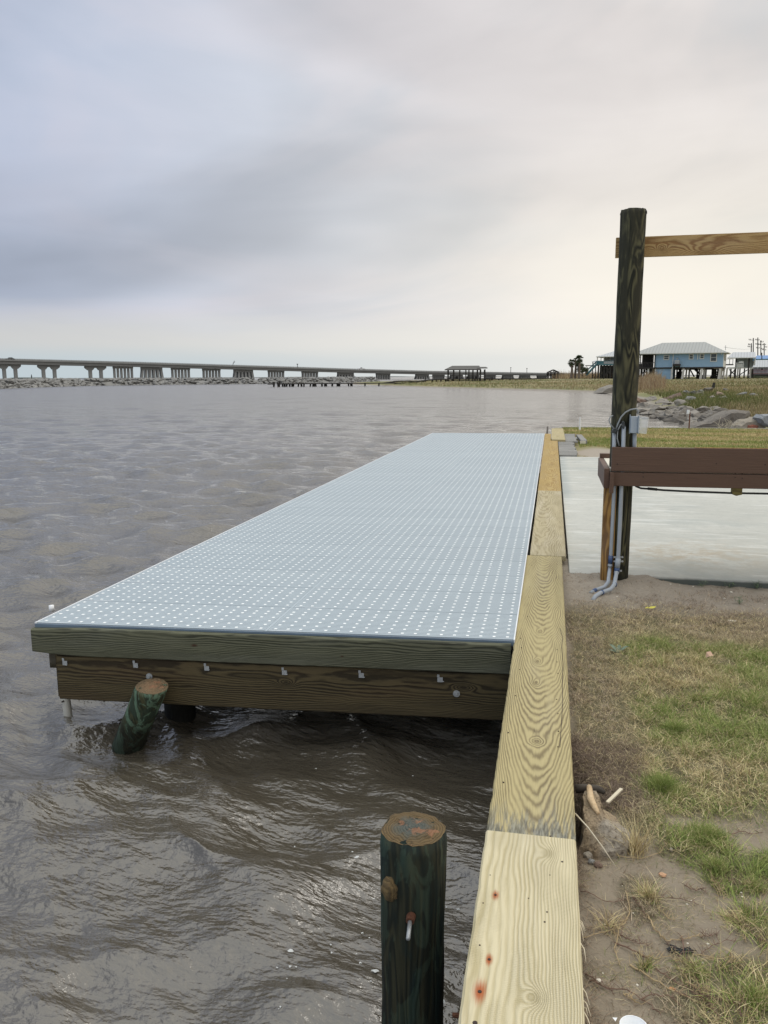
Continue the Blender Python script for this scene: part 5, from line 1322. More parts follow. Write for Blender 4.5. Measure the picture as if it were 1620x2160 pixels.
def pier(px, kind, w):
    p = rail_p(px); sc_ = bz(px)/FPX; th = float(np.interp(px, RX, TH))*sc_; zt = p.z - th
    L = w*sc_/(BD.dot(U_) + .12); c = p + bn_*(DW/2); c.z = zt
    shift = (p - c).dot(U_); c = c + U_*shift*.9
    caph = {'h': 2.6, 'p': 1.25, 'b': 1.7}[kind]; T = {'h': 1.9, 'p': 1.3, 'b': 1.8}[kind]
    def bxo(a0, a1, t, z0, z1, mb, a0b=None, a1b=None):       # a along the bent
        a0b = a0 if a0b is None else a0b; a1b = a1 if a1b is None else a1b
        mb.hexa([Vector(((c + BD*a + BT*b).x, (c + BD*a + BT*b).y, z0)) for a, b in ((a0b, -t/2), (a1b, -t/2), (a1b, t/2), (a0b, t/2))],
                [Vector(((c + BD*a + BT*b).x, (c + BD*a + BT*b).y, z1)) for a, b in ((a0, -t/2), (a1, -t/2), (a1, t/2), (a0, t/2))])
    mb = MB()
    if kind == 'h':
        bxo(-L/2, L/2, T, zt-1.2, zt, mb)
        for s in (-1, 1): bxo(min(s*L/2, s*L*.06), max(s*L/2, s*L*.06), T, zt-caph, zt-1.2, mb, min(s*L*.36, s*L*.14), max(s*L*.36, s*L*.14))
    else: bxo(-L/2, L/2, T, zt-caph, zt, mb)
    po = mb.build('pier', M['bridgec'], br)
    if kind == 'h':
        for s in (-1, 1):
            mb = MB(); bxo(s*L*.25-.95, s*L*.25+.95, T*.9, WZ-1, zt-caph, mb); mb.build('column', M['bridgec'], po)
        mb = MB(); bxo(-L*.6, L*.6, T*2, WZ-1, WZ+1.2, mb); mb.build('footing', M['dark'], po)
    else:
        nn = 6; cw = L*.050
        for row in ((0,) if kind == 'p' else (-1, 1)):
            for i in range(nn):
                a = -L/2 + cw*1.3 + (L-2.6*cw)*i/(nn-1); spl = 1.1*(i-(nn-1)/2)/2.5 if kind == 'b' else 0
                q = c + BD*a + BT*row*.6; q2 = q + BD*(spl + row*.35) + BT*row*1.1
                mb = MB(); mb.bar(Vector((q.x, q.y, zt-caph)), Vector((q2.x, q2.y, WZ-1)), cw*2, cw*2, up=tuple(BT)); mb.build('column', M['bridgec'], po)
for px, k, w in [(-75, 'h', 42), (11, 'h', 42), (95, 'h', 42), (195, 'h', 42), (254, 'p', 40), (315, 'b', 43), (377, 'p', 39), (443, 'p', 38), (511, 'b', 41), (581, 'p', 36), (653, 'p', 37), (729, 'b', 37), (809, 'p', 34),
                 (892, 'b', 32), (927, 'p', 30), (965, 'b', 31), (1001, 'p', 29), (1037, 'p', 28), (1074, 'b', 28), (1110, 'b', 27), (1146, 'p', 26), (1182, 'p', 25), (1218, 'p', 24), (1254, 'p', 23)]: pier(px, k, w)
def lamp(px, h, label, tilt=0.0):
    p = rail_p(px) + bn_*.4; k = bz(px)/FPX; rt = thing('lamp_post', p - Vector((0, 0, .9)), label, 'lamp post')
    m = MB(); m.tube([p - Vector((0, 0, .9)), p + Vector((tilt*k, 0, h*k))], .22, 6); m.build('pole', M['dark'], rt)
    m = MB(); t = p + Vector((tilt*k, 0, h*k)); m.box((t.x-.5, t.y-.3, t.z-.5), (t.x+.5, t.y+.3, t.z)); m.build('lamp_head', M['dark'], rt)
lamp(628, 6, 'lone lamp post standing on the middle of the bridge')
lamp(1078, 10, 'left lamp post of the pair near the low end of the bridge')
lamp(1112, 9, 'right lamp post of the pair near the low end of the bridge')
p = rail_p(491) + bn_*.4; m = MB(); m.tube([p - Vector((0, 0, .8)), p + Vector((1.4, 0, 2.6))], .16, 6); m.tube([p + Vector((.2, 0, .9)), p + Vector((1.9, 0, 1.9))], .14, 5)
tag(m.build('bent_sign_post', M['dark']), 'leaning bare sign post on the bridge rail', 'post')
# vehicles on the bridge
def wheel(c, r, rt, ax):
    m = MB(); m.tube([c - ax*.12, c + ax*.12], r, 14); w = m.build('wheel', M['black'], rt, smooth=False)
    m = MB(); m.tube([c - ax*.125, c - ax*.13], r*.55, 10); m.build('rim', M['galv'], w)
def pickup(px, label, mt, L=6.4):
    p = rail_p(px) + bn_*2.2 - Vector((0, 0, 1.0)); rt = thing('pickup_truck', p, label, 'pickup truck'); d = dirb; Z = Vector((0, 0, 1)); w = bn_*1.9
    def prof(pts, off0=0.0, off1=1.0):
        m = MB(); n = len(pts); a = [p + d*(x-L/2) + Z*z + w*off0 for x, z in pts]; b = [q + w*(off1-off0) for q in a]
        m.add(a + b, [tuple(range(n)), tuple(reversed(range(n, 2*n)))] + [(i, n+i, n+(i+1) % n, (i+1) % n) for i in range(n)]); return m
    prof([(0, .5), (.1, 1.25), (1.5, 1.35), (2.0, 1.4), (4.0, 1.42), (6.3, 1.4), (6.4, .55)]).build('truck_body', mt, rt)
    prof([(1.6, 1.38), (2.4, 2.05), (3.0, 2.15), (4.0, 2.1), (4.15, 1.42)], .06, .94).build('cab', mt, rt)
    prof([(1.95, 1.45), (2.5, 1.95), (3.95, 1.98), (4.0, 1.45)], .055, .945).build('side_window', M['glass'], rt)
    for x in (1.2, 5.1):
        wheel(p + d*(x-L/2) + Z*.42, .42, rt, bn_)
pickup(766, 'white pickup truck crossing the bridge', M['carwhite'])
p = rail_p(23) + bn_*1.6 - Vector((0, 0, 1.0)); rt = thing('car', p, 'dark rounded car at the high left end of the bridge', 'car')
def carprof(pts, mt, nm, o0, o1):
    m = MB(); n = len(pts); a = [p + dirb*(x-2.2) + Vector((0, 0, z)) + bn_*o0 for x, z in pts]; b = [q + bn_*(o1-o0) for q in a]
    m.add(a+b, [tuple(range(n)), tuple(reversed(range(n, 2*n)))] + [(i, n+i, n+(i+1) % n, (i+1) % n) for i in range(n)]); return m.build(nm, mt, rt)
carprof([(0, .35), (0, .9), (.9, 1.05), (1.5, 1.6), (3.0, 1.68), (4.0, 1.15), (4.5, 1.0), (4.5, .35)], M['cardark'], 'car_body', 0, 1.8)
carprof([(1.15, 1.08), (1.6, 1.52), (2.9, 1.58), (3.6, 1.12)], M['glass'], 'side_window', -.02, 1.82)
for x in (.9, 3.6): wheel(p + dirb*(x-2.2) + Vector((0, 0, .33)), .33, rt, bn_)
# channel marker
p = atz(67, 800.2, WZ); rt = thing('channel_marker', p, 'small dark channel marker post beyond the breakwater at left', 'marker')
k = (Vector((0, 0, CH)) - p).length/FPX; m = MB(); m.tube([p, p + Vector((0, 0, 9.2*k))], [.8*k, .55*k], 8); m.build('marker_post', M['dark'], rt)
m = MB(); m.tube([p + Vector((0, 0, 4*k)), p + Vector((0, 0, 7.5*k))], [1.1*k, .8*k], 8); m.build('marker_board', M['dark'], rt)
# distant shore
m = MB(); rr = random.Random(6); D = 3200; N = 420; ks = D/FPX
def fs_h(px):
    h = .9 + 1.1*mnoise.noise(Vector((px*.02, 0, 3))) + .5*mnoise.noise(Vector((px*.2, 1, 3)))
    if 15 < px < 62: h += 2.6*(.6 + .5*mnoise.noise(Vector((px*.35, 5, 1))))
    return max(.35, h)*ks
for i in range(N+1):
    px = -300 + 2100*i/N; b = atd(px, 798.1-.005*px-.0, D); b.z = WZ; h = fs_h(px)
    for dy, z in ((0, -1), (0, h*.7), (25, h), (120, h), (160, -1)): m.v.append((b.x, b.y+dy, b.z+z))
for i in range(N):
    for j in range(4): m.f.append((i*5+j, (i+1)*5+j, (i+1)*5+j+1, i*5+j+1)); m.mi.append(0)
Mfar = plain('distant_shore_green', (0.12, 0.145, 0.14), .95, var=.25, scale=.02)
tag(m.build('distant_shore', Mfar), 'low wooded shore on the horizon', None, None, 'structure')

# ruined pier -----------------------------------------------------------
rp = thing('ruined_pier', atd(700, 810, 195), 'low dark ruined pier running into the water on leaning posts', 'pier'); rp.location.z = WZ
def rpp(px): return atd(px, float(np.interp(px, [560, 640, 809, 1000], [810.3, 809.3, 808.2, 807.4])), float(np.interp(px, [560, 1000], [184, 196])))
P = [rpp(x) for x in (586, 640, 700, 760, 820, 880, 960, 1010)]
m = MB()
for a, b in zip(P, P[1:]): m.bar(a, b, 1.3, .22)
m.build('pier_deck', M['dark'], rp)
m = MB(); m.bar(rpp(565) + Vector((0, 0, .0)), rpp(579) + Vector((0, 0, .05)), 1.0, .25); m.build('loose_plank', M['dark'], rp)
rr = random.Random(8)
for px in [577, 580, 586, 590, 596, 599, 606, 611, 615, 617, 629, 636, 640, 655, 662, 665, 679, 686, 689, 701, 711, 716, 735, 740, 770, 800, 835, 870]:
    a = rpp(px) + Vector((0, rr.uniform(-.5, .5), .45 if px < 592 else .05)); m = MB(); m.bar(a, Vector((a.x+rr.uniform(-.25, .25), a.y, WZ-.6)), rr.choice([.28, .35, .5])); m.build('pier_post', M['dark'], rp)
# curving boardwalk to the boathouse
wk = thing('shore_boardwalk', atd(1000, 803, 190), 'dark timber boardwalk on stilts leading to the boathouse and pavilion', 'boardwalk'); wk.location.z = 0
WP = [(811, 808), (838, 804.3), (860, 803.7), (874, 805.3), (886, 804), (905, 801.5), (925, 800.2), (960, 799.5), (1010, 799.3), (1100, 799.4), (1187, 798.5)]
WQ = [atd(x, y, 196 + (x-811)*.03) for x, y in WP]; m = MB()
for a, b in zip(WQ, WQ[1:]): m.bar(a, b, 1.5, .28)
m.build('walk_deck', M['dark'], wk)
m = MB(); HP = [atd(x, 788.6 if x > 1000 else 800.0, 197 + (x-811)*.03) for x in (1152, 1190)]
m.bar(HP[0], HP[1], .12, .15); m.build('hand_rail', M['dark'], wk)
for px in [868, 880, 893, 897, 912, 921, 930, 940, 954, 1002, 1012, 1024, 1033, 1038, 1052, 1060, 1076, 1087, 1101, 1106, 1118, 1131, 1134, 1146, 1152, 1160, 1172, 1184]:
    y = float(np.interp(px, [w[0] for w in WP], [w[1] for w in WP])); a = atd(px, y - (3.2 if px in (1012, 1060, 1038, 897, 1134) else 0), 196 + (px-811)*.03)
    m = MB(); m.bar(a, Vector((a.x, a.y, WZ-.3)), .26 if px % 2 else .36); m.build('stilt', M['dark'], wk)
# boathouse
def house_root(name, px, py, dist, rz, label, cat):
    p = atd(px, py, dist); o = thing(name, p, label, cat); o.rotation_euler = (0, 0, rz); return o, dist/FPX
bh, k = house_root('boathouse', 980, 808, 200, R(8), 'open-sided dark boathouse with a worn shingle roof by the shore', 'boathouse')
X = lambda px: (px-980)*k
Zz = lambda y: (808-y)*k
def hroof(m, x0, x1, y0, y1, ze, zr, r0, r1, th=.12):
    ym = (y0+y1)/2
    a = [(x0, y0, ze), (x1, y0, ze), (x1, y1, ze), (x0, y1, ze)]; m.add(a + [(r0, ym, zr), (r1, ym, zr)] + [(p[0], p[1], p[2]-th) for p in a],
        [(0, 1, 5, 4), (1, 2, 5), (2, 3, 4, 5), (3, 0, 4), (0, 6, 7, 1), (1, 7, 8, 2), (2, 8, 9, 3), (3, 9, 6, 0), (6, 9, 8, 7)])
m = MB(); hroof(m, X(938), X(1014), 0, 7, Zz(779.5), Zz(771.6), X(954), X(1012)); m.build('roof', M['shingle'], bh, local=True)
m = MB(); hroof(m, X(1006), X(1028.5), .8, 6, Zz(776.5), Zz(774.2), X(1008), X(1026)); m.build('annex_roof', M['shingle'], bh, local=True)
m = MB(); m.box((X(938), -.05, Zz(781.3)), (X(1014), .0, Zz(779.6))); m.build('eave_board', M['dark'], bh, local=True)
for px in (944.6, 956.5, 969.5, 982.5, 989, 997.5, 1007, 1013.5, 1022.5):
    for yy in (0.1, 6.7):
        m = MB(); x = X(px + (0 if yy < 1 else 2)); m.box((x-.14, yy, -.6), (x+.14, yy+.28, Zz(779.8))); m.build('roof_post', M['dark'], bh, local=True)
m = MB(); m.box((X(940), 0, Zz(800.5)), (X(1026), 6.8, Zz(798.5))); m.build('floor', M['dark'], bh, local=True)
m = MB(); m.box((X(940), .05, Zz(797)), (X(1000), .15, Zz(796))); m.box((X(940), .05, Zz(803.5)), (X(1024), .2, Zz(802.3))); m.build('low_rail', M['dark'], bh, local=True)
m = MB()
for px in (962, 985, 1003): m.box((X(px), 2, Zz(798.5)), (X(px+5), 3.5, Zz(794)))
m.build('stored_box', M['dark'], bh, local=True)
gz, k = house_root('pavilion', 1168, 803, 205, R(5), 'small dark gabled pavilion at the end of the boardwalk before the reeds', 'pavilion')
X = lambda px: (px-1168)*k
Zz = lambda y: (803-y)*k
m = MB(); m.add([(X(1154), 0, Zz(785.5)), (X(1181), 0, Zz(785.5)), (X(1167.5), 0, Zz(779.5)), (X(1154), 4, Zz(785.5)), (X(1181), 4, Zz(785.5)), (X(1167.5), 4, Zz(779.5)), (X(1158), 0, Zz(785.5)), (X(1177), 0, Zz(785.5)), (X(1167.5), 0, Zz(781.5)), (X(1158), 4, Zz(785.5)), (X(1177), 4, Zz(785.5)), (X(1167.5), 4, Zz(781.5))],
    [(0, 3, 5, 2), (1, 2, 5, 4), (0, 2, 8, 6), (2, 1, 7, 8), (3, 9, 11, 5), (5, 11, 10, 4), (6, 8, 11, 9), (8, 7, 10, 11), (0, 6, 9, 3), (7, 1, 4, 10)]); m.build('roof', M['dark'], gz, local=True)
m = MB(); m.bar((X(1158), 0, Zz(785.3)), (X(1177), 0, Zz(785.3)), .2); m.bar((X(1167.5), 0, Zz(785.3)), (X(1167.5), 0, Zz(781)), .2); m.build('truss', M['dark'], gz, local=True)
for px in (1157, 1164, 1171, 1178):
    for yy in (0, 3.8): m = MB(); x = X(px); m.box((x-.13, yy, -.4), (x+.13, yy+.25, Zz(785.4))); m.build('roof_post', M['dark'], gz, local=True)

# palms and bushes ---------------------------------------------------------
def palm(px, ybase, ycrown, dist, rc, label, fronds=34, seed=1):
    b = atd(px, ybase, dist); t = atd(px + .8, ycrown, dist); rt = thing('palm_tree', b, label, 'palm tree'); r = random.Random(seed)
    m = MB(); m.tube([b - Vector((0, 0, .5)), b.lerp(t, .5) + Vector((.1, 0, 0)), t], [.28, .21, .2], 8); m.build('trunk', M['trunk'], rt)
    m = MB()
    for i in range(fronds):
        az = r.uniform(0, 6.28); el = r.uniform(-1.1, 1.35); d = Vector((math.cos(az)*math.cos(el), math.sin(az)*math.cos(el), math.sin(el))); stem = t + d*rc*r.uniform(.30, .5)
        m.tube([t, stem], .03, 3)
        side = d.cross(Vector((0, 0, 1))).normalized(); up = side.cross(d).normalized(); n = 9
        for j in range(n):
            a = (j/(n-1)-.5)*2.9; q = (d*math.cos(a) + side*math.sin(a)).normalized(); l = rc*r.uniform(.42, .62)
            w = q.cross(up)*.055; tip = stem + q*l - Vector((0, 0, .22*l)) + up*.05
            m.add([stem, stem + q*l*.6 + w, tip, stem + q*l*.6 - w], [(0, 1, 2, 3)])
    m.build('crown', M['palmleaf'], rt)
palm(1205, 793, 765, 168, 1.0, 'slim fan palm, left one of the two beside the reeds', seed=3)
palm(1205.5, 793, 771, 168.5, .6, 'small fan palm head just under the slim left palm', 22, 9)
palm(1213, 793, 759.5, 170, .6, 'small fan palm between the two tall ones', 20, 5)
palm(1221, 793, 757, 167, 1.1, 'taller fan palm rising out of the dark bush', 40, 4)
def bush(name, px, y, dist, sx, sz, n, label, mt, seed):
    c = atd(px, y, dist); r = random.Random(seed); rt = thing(name, c - Vector((0, 0, sz)), label, 'bush'); m = MB()
    blobs = [(r.uniform(-.6, .6), r.uniform(-.5, .5), r.uniform(-.5, .6), r.uniform(.3, .55)) for _ in range(10)]
    for i in range(n):
        bx, by, bz_, br_ = blobs[r.randrange(10)]; v = Vector((r.gauss(0, 1), r.gauss(0, 1), r.gauss(0, 1))).normalized()*br_*r.uniform(.6, 1.05)
        p = c + Vector(((bx+v.x)*sx, (by+v.y)*sx, (bz_+v.z)*sz)); s = r.uniform(.07, .18)
        a = Vector((r.gauss(0, 1), r.gauss(0, 1), r.gauss(0, 1))).normalized(); b = a.orthogonal().normalized(); m.add([p - a*s, p + b*s*.5, p + a*s, p - b*s*.5], [(0, 1, 2, 3)])
    m.build('crown', mt, rt); m = MB()
    for i in range(5): q = c + Vector((r.uniform(-.5, .5)*sx, 0, -sz*1.1)); m.tube([q, q + Vector((r.uniform(-.3, .3), 0, sz))], [.08, .03], 5)
    m.build('stems', M['trunk'], rt)
bush('bush', 1224, 774, 169, 1.0, 1.4, 1300, 'dark dense bush wrapped round the taller palm', M['bush'], 1)
bush('bush', 1232, 782, 168, 1.0, 1.0, 900, 'dark low bush between the palms and the teal house', M['bush'], 2)
bush('bush', 1602, 798, 185, 3.0, .6, 1500, 'low green bushes in front of the maroon deck at right', M['bush'], 3)
bush('bush', 1585, 797, 190, 1.0, .5, 600, 'small green bush left of the maroon deck', M['bush'], 4)

# blue house ----------------------------------------------------------------
HB, k = house_root('blue_house', 1523, 800, 155, R(-14), 'sky blue stilt house with a grey metal hip roof and small windows', 'house')
X = lambda px: -(1523-px)*k*1.005
Zz = lambda y: (800-y)*k
def part(name, mt, root, *boxes, **kw):
    m = MB()
    for b in boxes: m.box(*b)
    o = m.build(name, mt, root, local=True, **kw); return o
w = part('wall', M['bluewall'], HB, ((X(1387), 0, Zz(774)), (0, 9, Zz(745)))); tag(w, 'sky blue front wall')
part('side_wall', M['whitewall'], HB, ((.0, .05, Zz(774.2)), (.06, 8.95, Zz(745.1))))
part('floor_beam', M['dark'], HB, ((X(1342), -.06, Zz(777)), (.06, 9.05, Zz(774.1))))
m = MB(); hroof(m, X(1338), .7, -.7, 9.7, Zz(744.3), Zz(720.2), X(1394), X(1482), .16); rf = m.build('roof', M['metalroof'], HB, local=True)
part('gutter', M['whitewall'], HB, ((X(1338), -.82, Zz(745.6)), (.8, -.70, Zz(744.0))), ((.70, -.82, Zz(745.6)), (.82, 9.8, Zz(744.0))))
m = MB(); m.tube([(X(1487.5), 3.0, Zz(736)), (X(1487.5), 3.0, Zz(733))], .09, 8); m.build('roof_vent', M['dark'], rf, local=True)
def window(x0, x1, y0, y1, root, yv=-.03):
    t = .13
    fr = part('window', M['whitewall'], root, ((x0, yv-.05, y1), (x0+t, yv, y0)), ((x1-t, yv-.05, y1), (x1, yv, y0)), ((x0+t, yv-.05, y1), (x1-t, yv, y1+t)), ((x0+t, yv-.05, y0-t), (x1-t, yv, y0)), ((x0+t, yv-.03, (y0+y1)/2-.03), (x1-t, yv, (y0+y1)/2+.03)))
    part('pane', M['glass'], fr, ((x0+t, yv-.015, y1+t), (x1-t, yv-.005, y0-t)))
for a, b, c_, d in ((1404, 1415.5, 747.8, 758.4), (1455, 1464.4, 746.8, 758), (1476.6, 1485.5, 746.3, 757.3), (1497.5, 1510.5, 745.8, 763.3)): window(X(a), X(b), Zz(c_), Zz(d), HB)
for yw in (2.0, 6.2):
    fr = part('window', M['dark'], HB, ((.062, yw, Zz(761)), (.10, yw+1.2, Zz(747))))
for px, y1 in ((1423.5, 800), (1472.5, 758.5), (1519, 749)): part('downspout', M['whitewall'], HB, ((X(px)-.07, -.16, Zz(y1)), (X(px)+.07, -.02, Zz(745.2))))
ac = part('ac_unit', M['greywall'], HB, ((X(1427.5), -.95, Zz(767.5)), (X(1437.5), -.15, Zz(759))), bevel=.05)
part('ac_platform', M['dark'], HB, ((X(1424.5), -1.15, Zz(771.5)), (X(1439.5), -.02, Zz(767.6))), ((X(1426), -.9, Zz(774)), (X(1427), -.02, Zz(771.5))), ((X(1437), -.9, Zz(774)), (X(1438), -.02, Zz(771.5))))
m = MB(); m.tube([(X(1432.5), -.5, Zz(759)), (X(1432.5), -.5, Zz(755))], .04, 6); m.tube([(X(1432.5)-.15, -.5, Zz(755.5)), (X(1432.5)+.15, -.5, Zz(755.5))], .12, 6); m.build('meter_mast', M['galv'], HB, local=True)
st_ = part('storage_room', M['bluewall'], HB, ((X(1389), .15, -.3), (X(1422.5), 6, Zz(776))), ((X(1376), 1.0, -.3), (X(1389.0), 5, Zz(778))))
part('storage_trim', M['whitewall'], HB, ((X(1388)-.08, .05, -.3), (X(1388)+.08, .14, Zz(776.5))), ((X(1421)-.08, .0, -.3), (X(1423)+.08, .14, Zz(776.5))), ((X(1373)-.1, -.1, -.3), (X(1375)+.05, .2, Zz(776.5))))
# deck on the left
part('deck_floor', M['dark'], HB, ((X(1340), -.3, Zz(776.6)), (X(1387)-.01, 9, Zz(774))))
dr = part('deck_railing', M['dark'], HB, ((X(1340), -.28, Zz(764.5)), (X(1386.5), -.20, Zz(763.4))), *[((X(1340)+.28*i, -.27, Zz(774)), (X(1340)+.28*i+.09, -.21, Zz(764.5))) for i in range(15)])
part('deck_back_wall', M['dark'], HB, ((X(1356), 2.2, Zz(774)), (X(1379), 2.4, Zz(745.2))), ((X(1340), 8.8, Zz(774)), (X(1356), 8.9, Zz(765))))
for px in (1342, 1351, 1356.5, 1361, 1383, 1386.5): part('deck_post', M['dark'], HB, ((X(px)-.09, -.28, Zz(774)), (X(px)+.09, -.10, Zz(744.4))))
for px in (1340, 1347, 1352, 1358, 1364, 1370, 1379, 1384):
    for yy in (.2, 4.5, 8.5): part('deck_pile', M['dark'], HB, ((X(px)-.13, yy, -.5), (X(px)+.13, yy+.26, Zz(776.6))))
m = MB()
for a, b in (((1345, 776), (1356, 796)), ((1352, 796), (1368, 777)), ((1362, 777), (1374, 797))): m.bar((X(a[0]), 1.0, Zz(a[1])), (X(b[0]), 1.2, Zz(b[1])), .2)
m.build('deck_brace', M['dark'], HB, local=True)
# piles below the house: pale fronts splay slightly
for (pt, pb, yy) in ((1446, 1443.5, 0), (1452, 1451, 2.2), (1458, 1457.5, 4.6), (1482.5, 1480, 0), (1487.5, 1487, 2.2), (1492, 1491.5, 4.6), (1518.5, 1516, 0), (1523, 1521.5, 2.2), (1528.5, 1527, 4.6), (1536, 1535, 8.2)):
    m = MB(); xs_ = 0 if yy == 0 else yy*math.sin(R(5)); m.bar((X(pt)-yy*.10, yy+.2, Zz(776)), (X(pb)-yy*.10, yy+.1, -.3), .30 if yy else .42, .34); m.build('house_pile', M['concpile'] if yy < 8 else M['whitewall'], HB, local=True)
for px in (1428, 1436, 1500, 1504, 1470, 1511):
    for yy in (4.0, 8.4): part('rear_pile', M['dark'], HB, ((X(px)-.14, yy, -.3), (X(px)+.14, yy+.28, Zz(777))))
part('white_beam', M['whitewall'], HB, ((X(1437), 3.0, Zz(778.2)), (X(1455), 3.15, Zz(775.6))), ((X(1470), 3.0, Zz(778.2)), (X(1483), 3.15, Zz(775.6))), ((X(1503), 3.0, Zz(778)), (X(1517), 3.15, Zz(775.8))))
part('cross_beam', M['dark'], HB, ((X(1424), 4.4, Zz(779.5)), (0, 4.6, Zz(777))), ((X(1424), 8.6, Zz(779.5)), (0, 8.8, Zz(777))))
m = MB(); m.bar((X(1462), 5.5, Zz(777.5)), (X(1481), 5.5, Zz(795)), .35); m.bar((X(1500), 7, Zz(794)), (X(1523), 7, Zz(779)), .28); m.bar((X(1500), 7.2, Zz(780)), (X(1520), 7.2, Zz(795)), .24); m.bar((X(1462), 6.5, Zz(795)), (X(1452), 6.5, Zz(778)), .24); m.build('diagonal_brace', M['dark'], HB, local=True)
for b_ in (((X(1427), 5, -.3), (X(1440), 6.6, Zz(783))), ((X(1466), 6, -.3), (X(1482), 7.6, Zz(791))), ((X(1495), 6, -.3), (X(1515), 7, Zz(793)))): part('under_store', M['dark'], HB, b_)
part('rear_landing', M['dark'], HB, ((.1, 8.0, Zz(770)), (1.4, 10.5, Zz(767.5))), ((.1, 8.0, Zz(757.2)), (1.4, 8.1, Zz(756.4))), ((1.3, 8.0, Zz(767.5)), (1.4, 8.1, Zz(756.4))), ((.7, 8.0, Zz(767.5)), (.8, 8.1, Zz(756.4))))
m = MB(); m.tube([(X(1526), -.0, Zz(740)), (X(1526), 0, Zz(730))], .05, 6); m.build('antenna', M['galv'], HB, local=True)

# teal house -----------------------------------------------------------------
HT, k = house_root('teal_house', 1300, 796, 190, R(-10), 'stilt house with a pale roof, teal railings and blue stairs left of the timber post', 'house')
X = lambda px: (px-1300)*k
Zz = lambda y: (796-y)*k
part('wall', M['beigewall'], HT, ((X(1272), 1.5, Zz(769)), (X(1336), 9, Zz(752))))
m = MB(); hroof(m, X(1257.5), X(1342), -.5, 10, Zz(752.5), Zz(738.5), X(1296), X(1318), .15); m.build('roof', M['whiteroof'], HT, local=True)
part('eave', M['whitewall'], HT, ((X(1257.5), -.62, Zz(753.6)), (X(1342), -.5, Zz(752.2))))
window(X(1284), X(1294), Zz(754), Zz(761.5), HT, 1.45); window(X(1305), X(1313), Zz(754), Zz(761.5), HT, 1.45)
part('deck_floor', M['teal'], HT, ((X(1258), 0, Zz(770.5)), (X(1338), 1.5, Zz(768.4))))
part('deck_railing', M['teal'], HT, ((X(1258), -.05, Zz(768.3)), (X(1273), .05, Zz(761.5))), ((X(1273), -.05, Zz(762.3)), (X(1338), .05, Zz(761.4))))
part('rail_screen', M['greywall'], HT, ((X(1273.2), .0, Zz(768)), (X(1338), .04, Zz(762.4))))
for px in (1259.5, 1267, 1273, 1296, 1320): part('porch_post', M['whitewall'], HT, ((X(px)-.09, .06, Zz(768.3)), (X(px)+.09, .24, Zz(752.6))))
for px in (1262, 1268, 1274, 1280, 1287, 1293, 1300, 1308, 1316, 1324, 1332):
    for yy in (.4, 4.5, 8.6): part('house_pile', M['dark'], HT, ((X(px)-.16, yy, -.8), (X(px)+.16, yy+.32, Zz(770.5))))
m = MB()
for a, b in (((1275, 772), (1287, 790)), ((1287, 772), (1276, 792)), ((1291, 771), (1299, 790))): m.bar((X(a[0]), .5, Zz(a[1])), (X(b[0]), .5, Zz(b[1])), .22)
m.build('diagonal_brace', M['dark'], HT, local=True)
sg = MB(); sg.bar((X(1259), -.6, Zz(768)), (X(1238), -.6, Zz(791)), .2, .35); sg.bar((X(1259), .5, Zz(768)), (X(1238), .5, Zz(791)), .2, .35)
sg.bar((X(1259), -.6, Zz(762)), (X(1240), -.6, Zz(780)), .15); sg.bar((X(1259), .5, Zz(762)), (X(1240), .5, Zz(780)), .15)
for i in range(14): t = i/13; sg.box((X(1259)*(1-t)+X(1239)*t-.15, -.55, Zz(768.5+22*t)), (X(1259)*(1-t)+X(1239)*t+.2, .5, Zz(768.5+22*t)+.08))
sg.build('stairs', M['teal'], HT, local=True)
m = MB(); m.add([(X(1246), 2, Zz(762.6)), (X(1260), 2, Zz(762.6)), (X(1260), 5, Zz(760)), (X(1249), 5, Zz(760)), (X(1246), 2, Zz(763.2)), (X(1260), 2, Zz(763.2))], [(0, 1, 2, 3), (4, 5, 1, 0)]); m.build('porch_roof', M['whiteroof'], HT, local=True)
for px in (1248, 1254): part('porch_post', M['dark'], HT, ((X(px)-.1, 2.2, -.6), (X(px)+.1, 2.4, Zz(762.8))))
part('landing', M['dark'], HT, ((X(1233), 1.5, Zz(771.5)), (X(1260), 3, Zz(770))))
# grey house and trailer further right --------------------------------------
HG, k = house_root('grey_house', 1590, 799, 178, R(-12), 'grey stilt house with a pale ribbed roof and white deck right of the blue house', 'house')
X = lambda px: (px-1590)*k
Zz = lambda y: (799-y)*k
part('wall', M['greywall'], HG, ((X(1552), 1.6, Zz(776)), (X(1586), 9, Zz(755))))
m = MB(); m.add([(X(1536), -.6, Zz(754.8)), (X(1591), -.6, Zz(754.8)), (X(1590), 5, Zz(742.3)), (X(1546), 5, Zz(742.3)), (X(1536), 10, Zz(754.8)), (X(1591), 10, Zz(754.8)), (X(1536), -.6, Zz(755.5)), (X(1591), -.6, Zz(755.5))], [(0, 1, 2, 3), (3, 2, 5, 4), (1, 5, 2), (0, 3, 4), (6, 7, 1, 0)]); m.build('roof', M['whiteroof'], HG, local=True)
part('eave', M['whitewall'], HG, ((X(1535.5), -.72, Zz(756)), (X(1592), -.60, Zz(754.5))), ((X(1589), -.6, Zz(770)), (X(1591), 9, Zz(755.8))))
for px in (1553.5, 1578.5): part('porch_post', M['dark'], HG, ((X(px)-.16, -.2, -.3), (X(px)+.16, .12, Zz(755.6))))
for px in (1544, 1552, 1558, 1562, 1571, 1583, 1587):
    for yy in (1.6, 5.5): part('house_pile', M['concpile'] if px in (1558, 1583) else M['dark'], HG, ((X(px)-.14, yy, -.5), (X(px)+.14, yy+.28, Zz(776))))
part('floor_beam', M['whitewall'], HG, ((X(1537), -.5, Zz(778)), (X(1553), .0, Zz(774.5))), ((X(1553), .0, Zz(777.5)), (X(1588), .2, Zz(775.8))))
